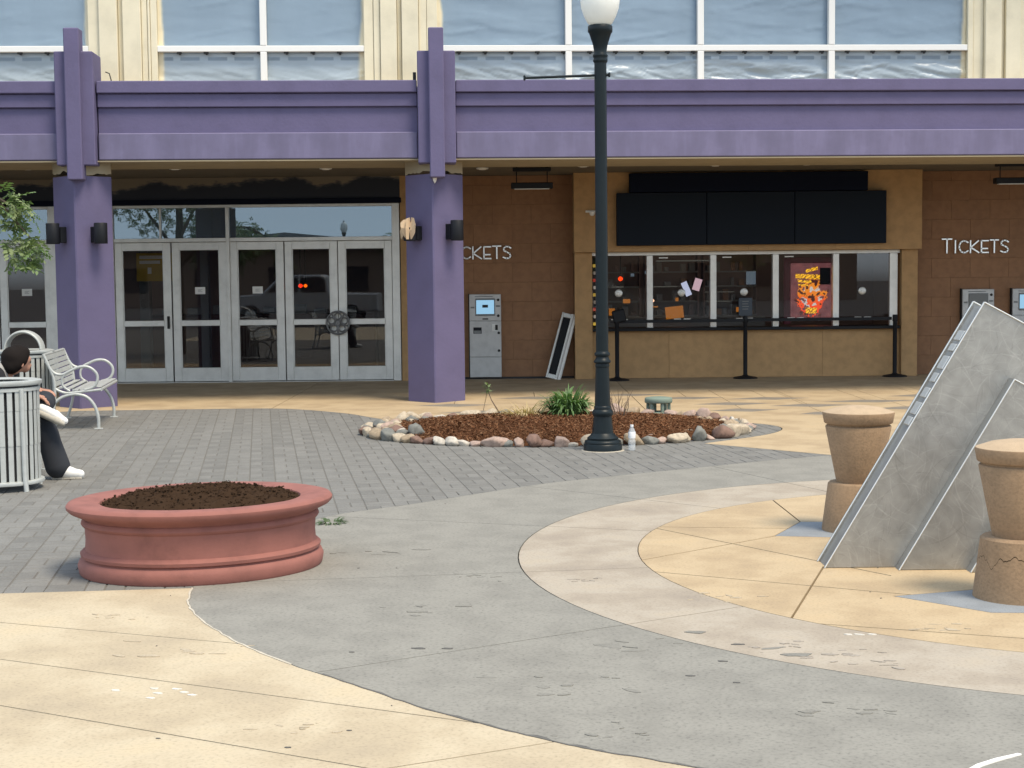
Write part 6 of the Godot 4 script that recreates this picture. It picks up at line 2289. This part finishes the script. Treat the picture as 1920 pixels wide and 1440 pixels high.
# ------------------------------------------------------------------ across the street: what the glass mirrors
func build_street():
	var pale := mat("brown_siding", col(0.24, 0.17, 0.125), 0.85)
	var roof := mat("grey_roof", col(0.2, 0.19, 0.18), 0.9)
	for e in [[-14.0, 46.0, 22.0, 4.0, "long brown building with a low pitched roof across the street"], [12.0, 50.0, 20.0, 4.6, "second brown building with a taller pitched roof across the street"]]:
		var h := thing("street_building", e[4], "building", Vector3(e[0], -0.03, e[1]))
		var w: float = e[2] / 2
		var st := new_st()
		bx(st, -w, w, 0, e[3] - 0.6, -0.0, 8.0)
		part(h, "wall", st, pale)
		st = new_st()
		var tri_roof := PackedVector2Array([Vector2(-w - 0.6, e[3] - 0.6), Vector2(0.3, e[3] + 0.5), Vector2(w + 0.6, e[3] - 0.6)])
		plate(st, tri_roof, -0.5, 8.5, 0.0)
		part(h, "roof", st, roof)
		for k in 5:
			st = new_st()
			var x := -w + 2.0 + k * (2 * w - 4.0) / 4.0
			bx(st, x - 0.8, x + 0.8, 0.9, 2.4, -0.04, 0.02)
			part(h, "window", st, M.screen_dark)
	# pickup parked along the kerb
	var p := thing("pickup_truck", "silver pickup truck parked at the kerb, mirrored in the doors", "pickup truck", Vector3(-7.4, -0.03, 6.6))
	var paint := mat("truck_paint", col(0.42, 0.43, 0.44), 0.25, 0.4)
	paint.clearcoat_enabled = true
	var body := PackedVector2Array([Vector2(-2.7, 0.45), Vector2(-2.72, 0.85), Vector2(-2.6, 1.05), Vector2(-1.35, 1.15), Vector2(-0.75, 1.72), Vector2(-0.5, 1.8), Vector2(0.75, 1.8), Vector2(0.95, 1.7), Vector2(1.02, 1.15), Vector2(2.72, 1.12), Vector2(2.75, 0.5)])
	var st := new_st()
	plate(st, body, -0.9, 0.9, 0.05)
	part(p, "body", st, paint)
	for s in [-1.0, 1.0]:
		st = new_st()
		plate(st, PackedVector2Array([Vector2(-1.15, 1.18), Vector2(-0.68, 1.66), Vector2(-0.08, 1.7), Vector2(-0.08, 1.18)]), 0.9 * s, 0.912 * s)
		part(p, "side_window", st, M.screen_dark)
		st = new_st()
		plate(st, PackedVector2Array([Vector2(0.02, 1.18), Vector2(0.02, 1.7), Vector2(0.72, 1.7), Vector2(0.86, 1.6), Vector2(0.9, 1.18)]), 0.9 * s, 0.912 * s)
		part(p, "side_window", st, M.screen_dark)
		st = new_st()
		box(st, Vector3(-2.66, 0.85, 0.68 * s), Vector3(0.08, 0.16, 0.3), 0.02)
		part(p, "headlamp", st, M.paper)
		for x in [-1.75, 1.75]:
			st = new_st()
			lathe(st, [Vector2(0.0, 0.0), Vector2(0.22, 0.0), Vector2(0.23, 0.02), Vector2(0.36, 0.02), Vector2(0.385, 0.06), Vector2(0.385, 0.2), Vector2(0.0, 0.2)], 28, Transform3D(Basis(Vector3.RIGHT, -PI / 2 * s), Vector3(x, 0.385, 0.93 * s)))
			var wh := part(p, "wheel", st, M.rubber)
			st = new_st()
			lathe(st, [Vector2(0.0, -0.012), Vector2(0.12, -0.01), Vector2(0.2, 0.0)], 20, Transform3D(Basis(Vector3.RIGHT, -PI / 2 * s), Vector3(x, 0.385, 0.934 * s)))
			part(wh, "rim", st, M.aluminium)
	st = new_st()
	plate(st, PackedVector2Array([Vector2(-2.78, 0.42), Vector2(-2.78, 0.6), Vector2(-2.62, 0.6), Vector2(-2.62, 0.42)]), -0.88, 0.88)
	part(p, "bumper", st, M.aluminium)

func _ready():
	rng.seed = 20240611
	set_light_and_camera()
	make_materials()
	build_ground()
	print("ground ", Time.get_ticks_msec())
	build_house()
	print("house ", Time.get_ticks_msec())
	build_street()
	build_trees()
	print("trees ", Time.get_ticks_msec())
	build_island()
	build_lamp()
	build_sculpture()
	build_cans_and_benches()
	build_fixtures()
	build_small_things()
	print("objects ", Time.get_ticks_msec())
	build_person()
	print("done ", Time.get_ticks_msec())
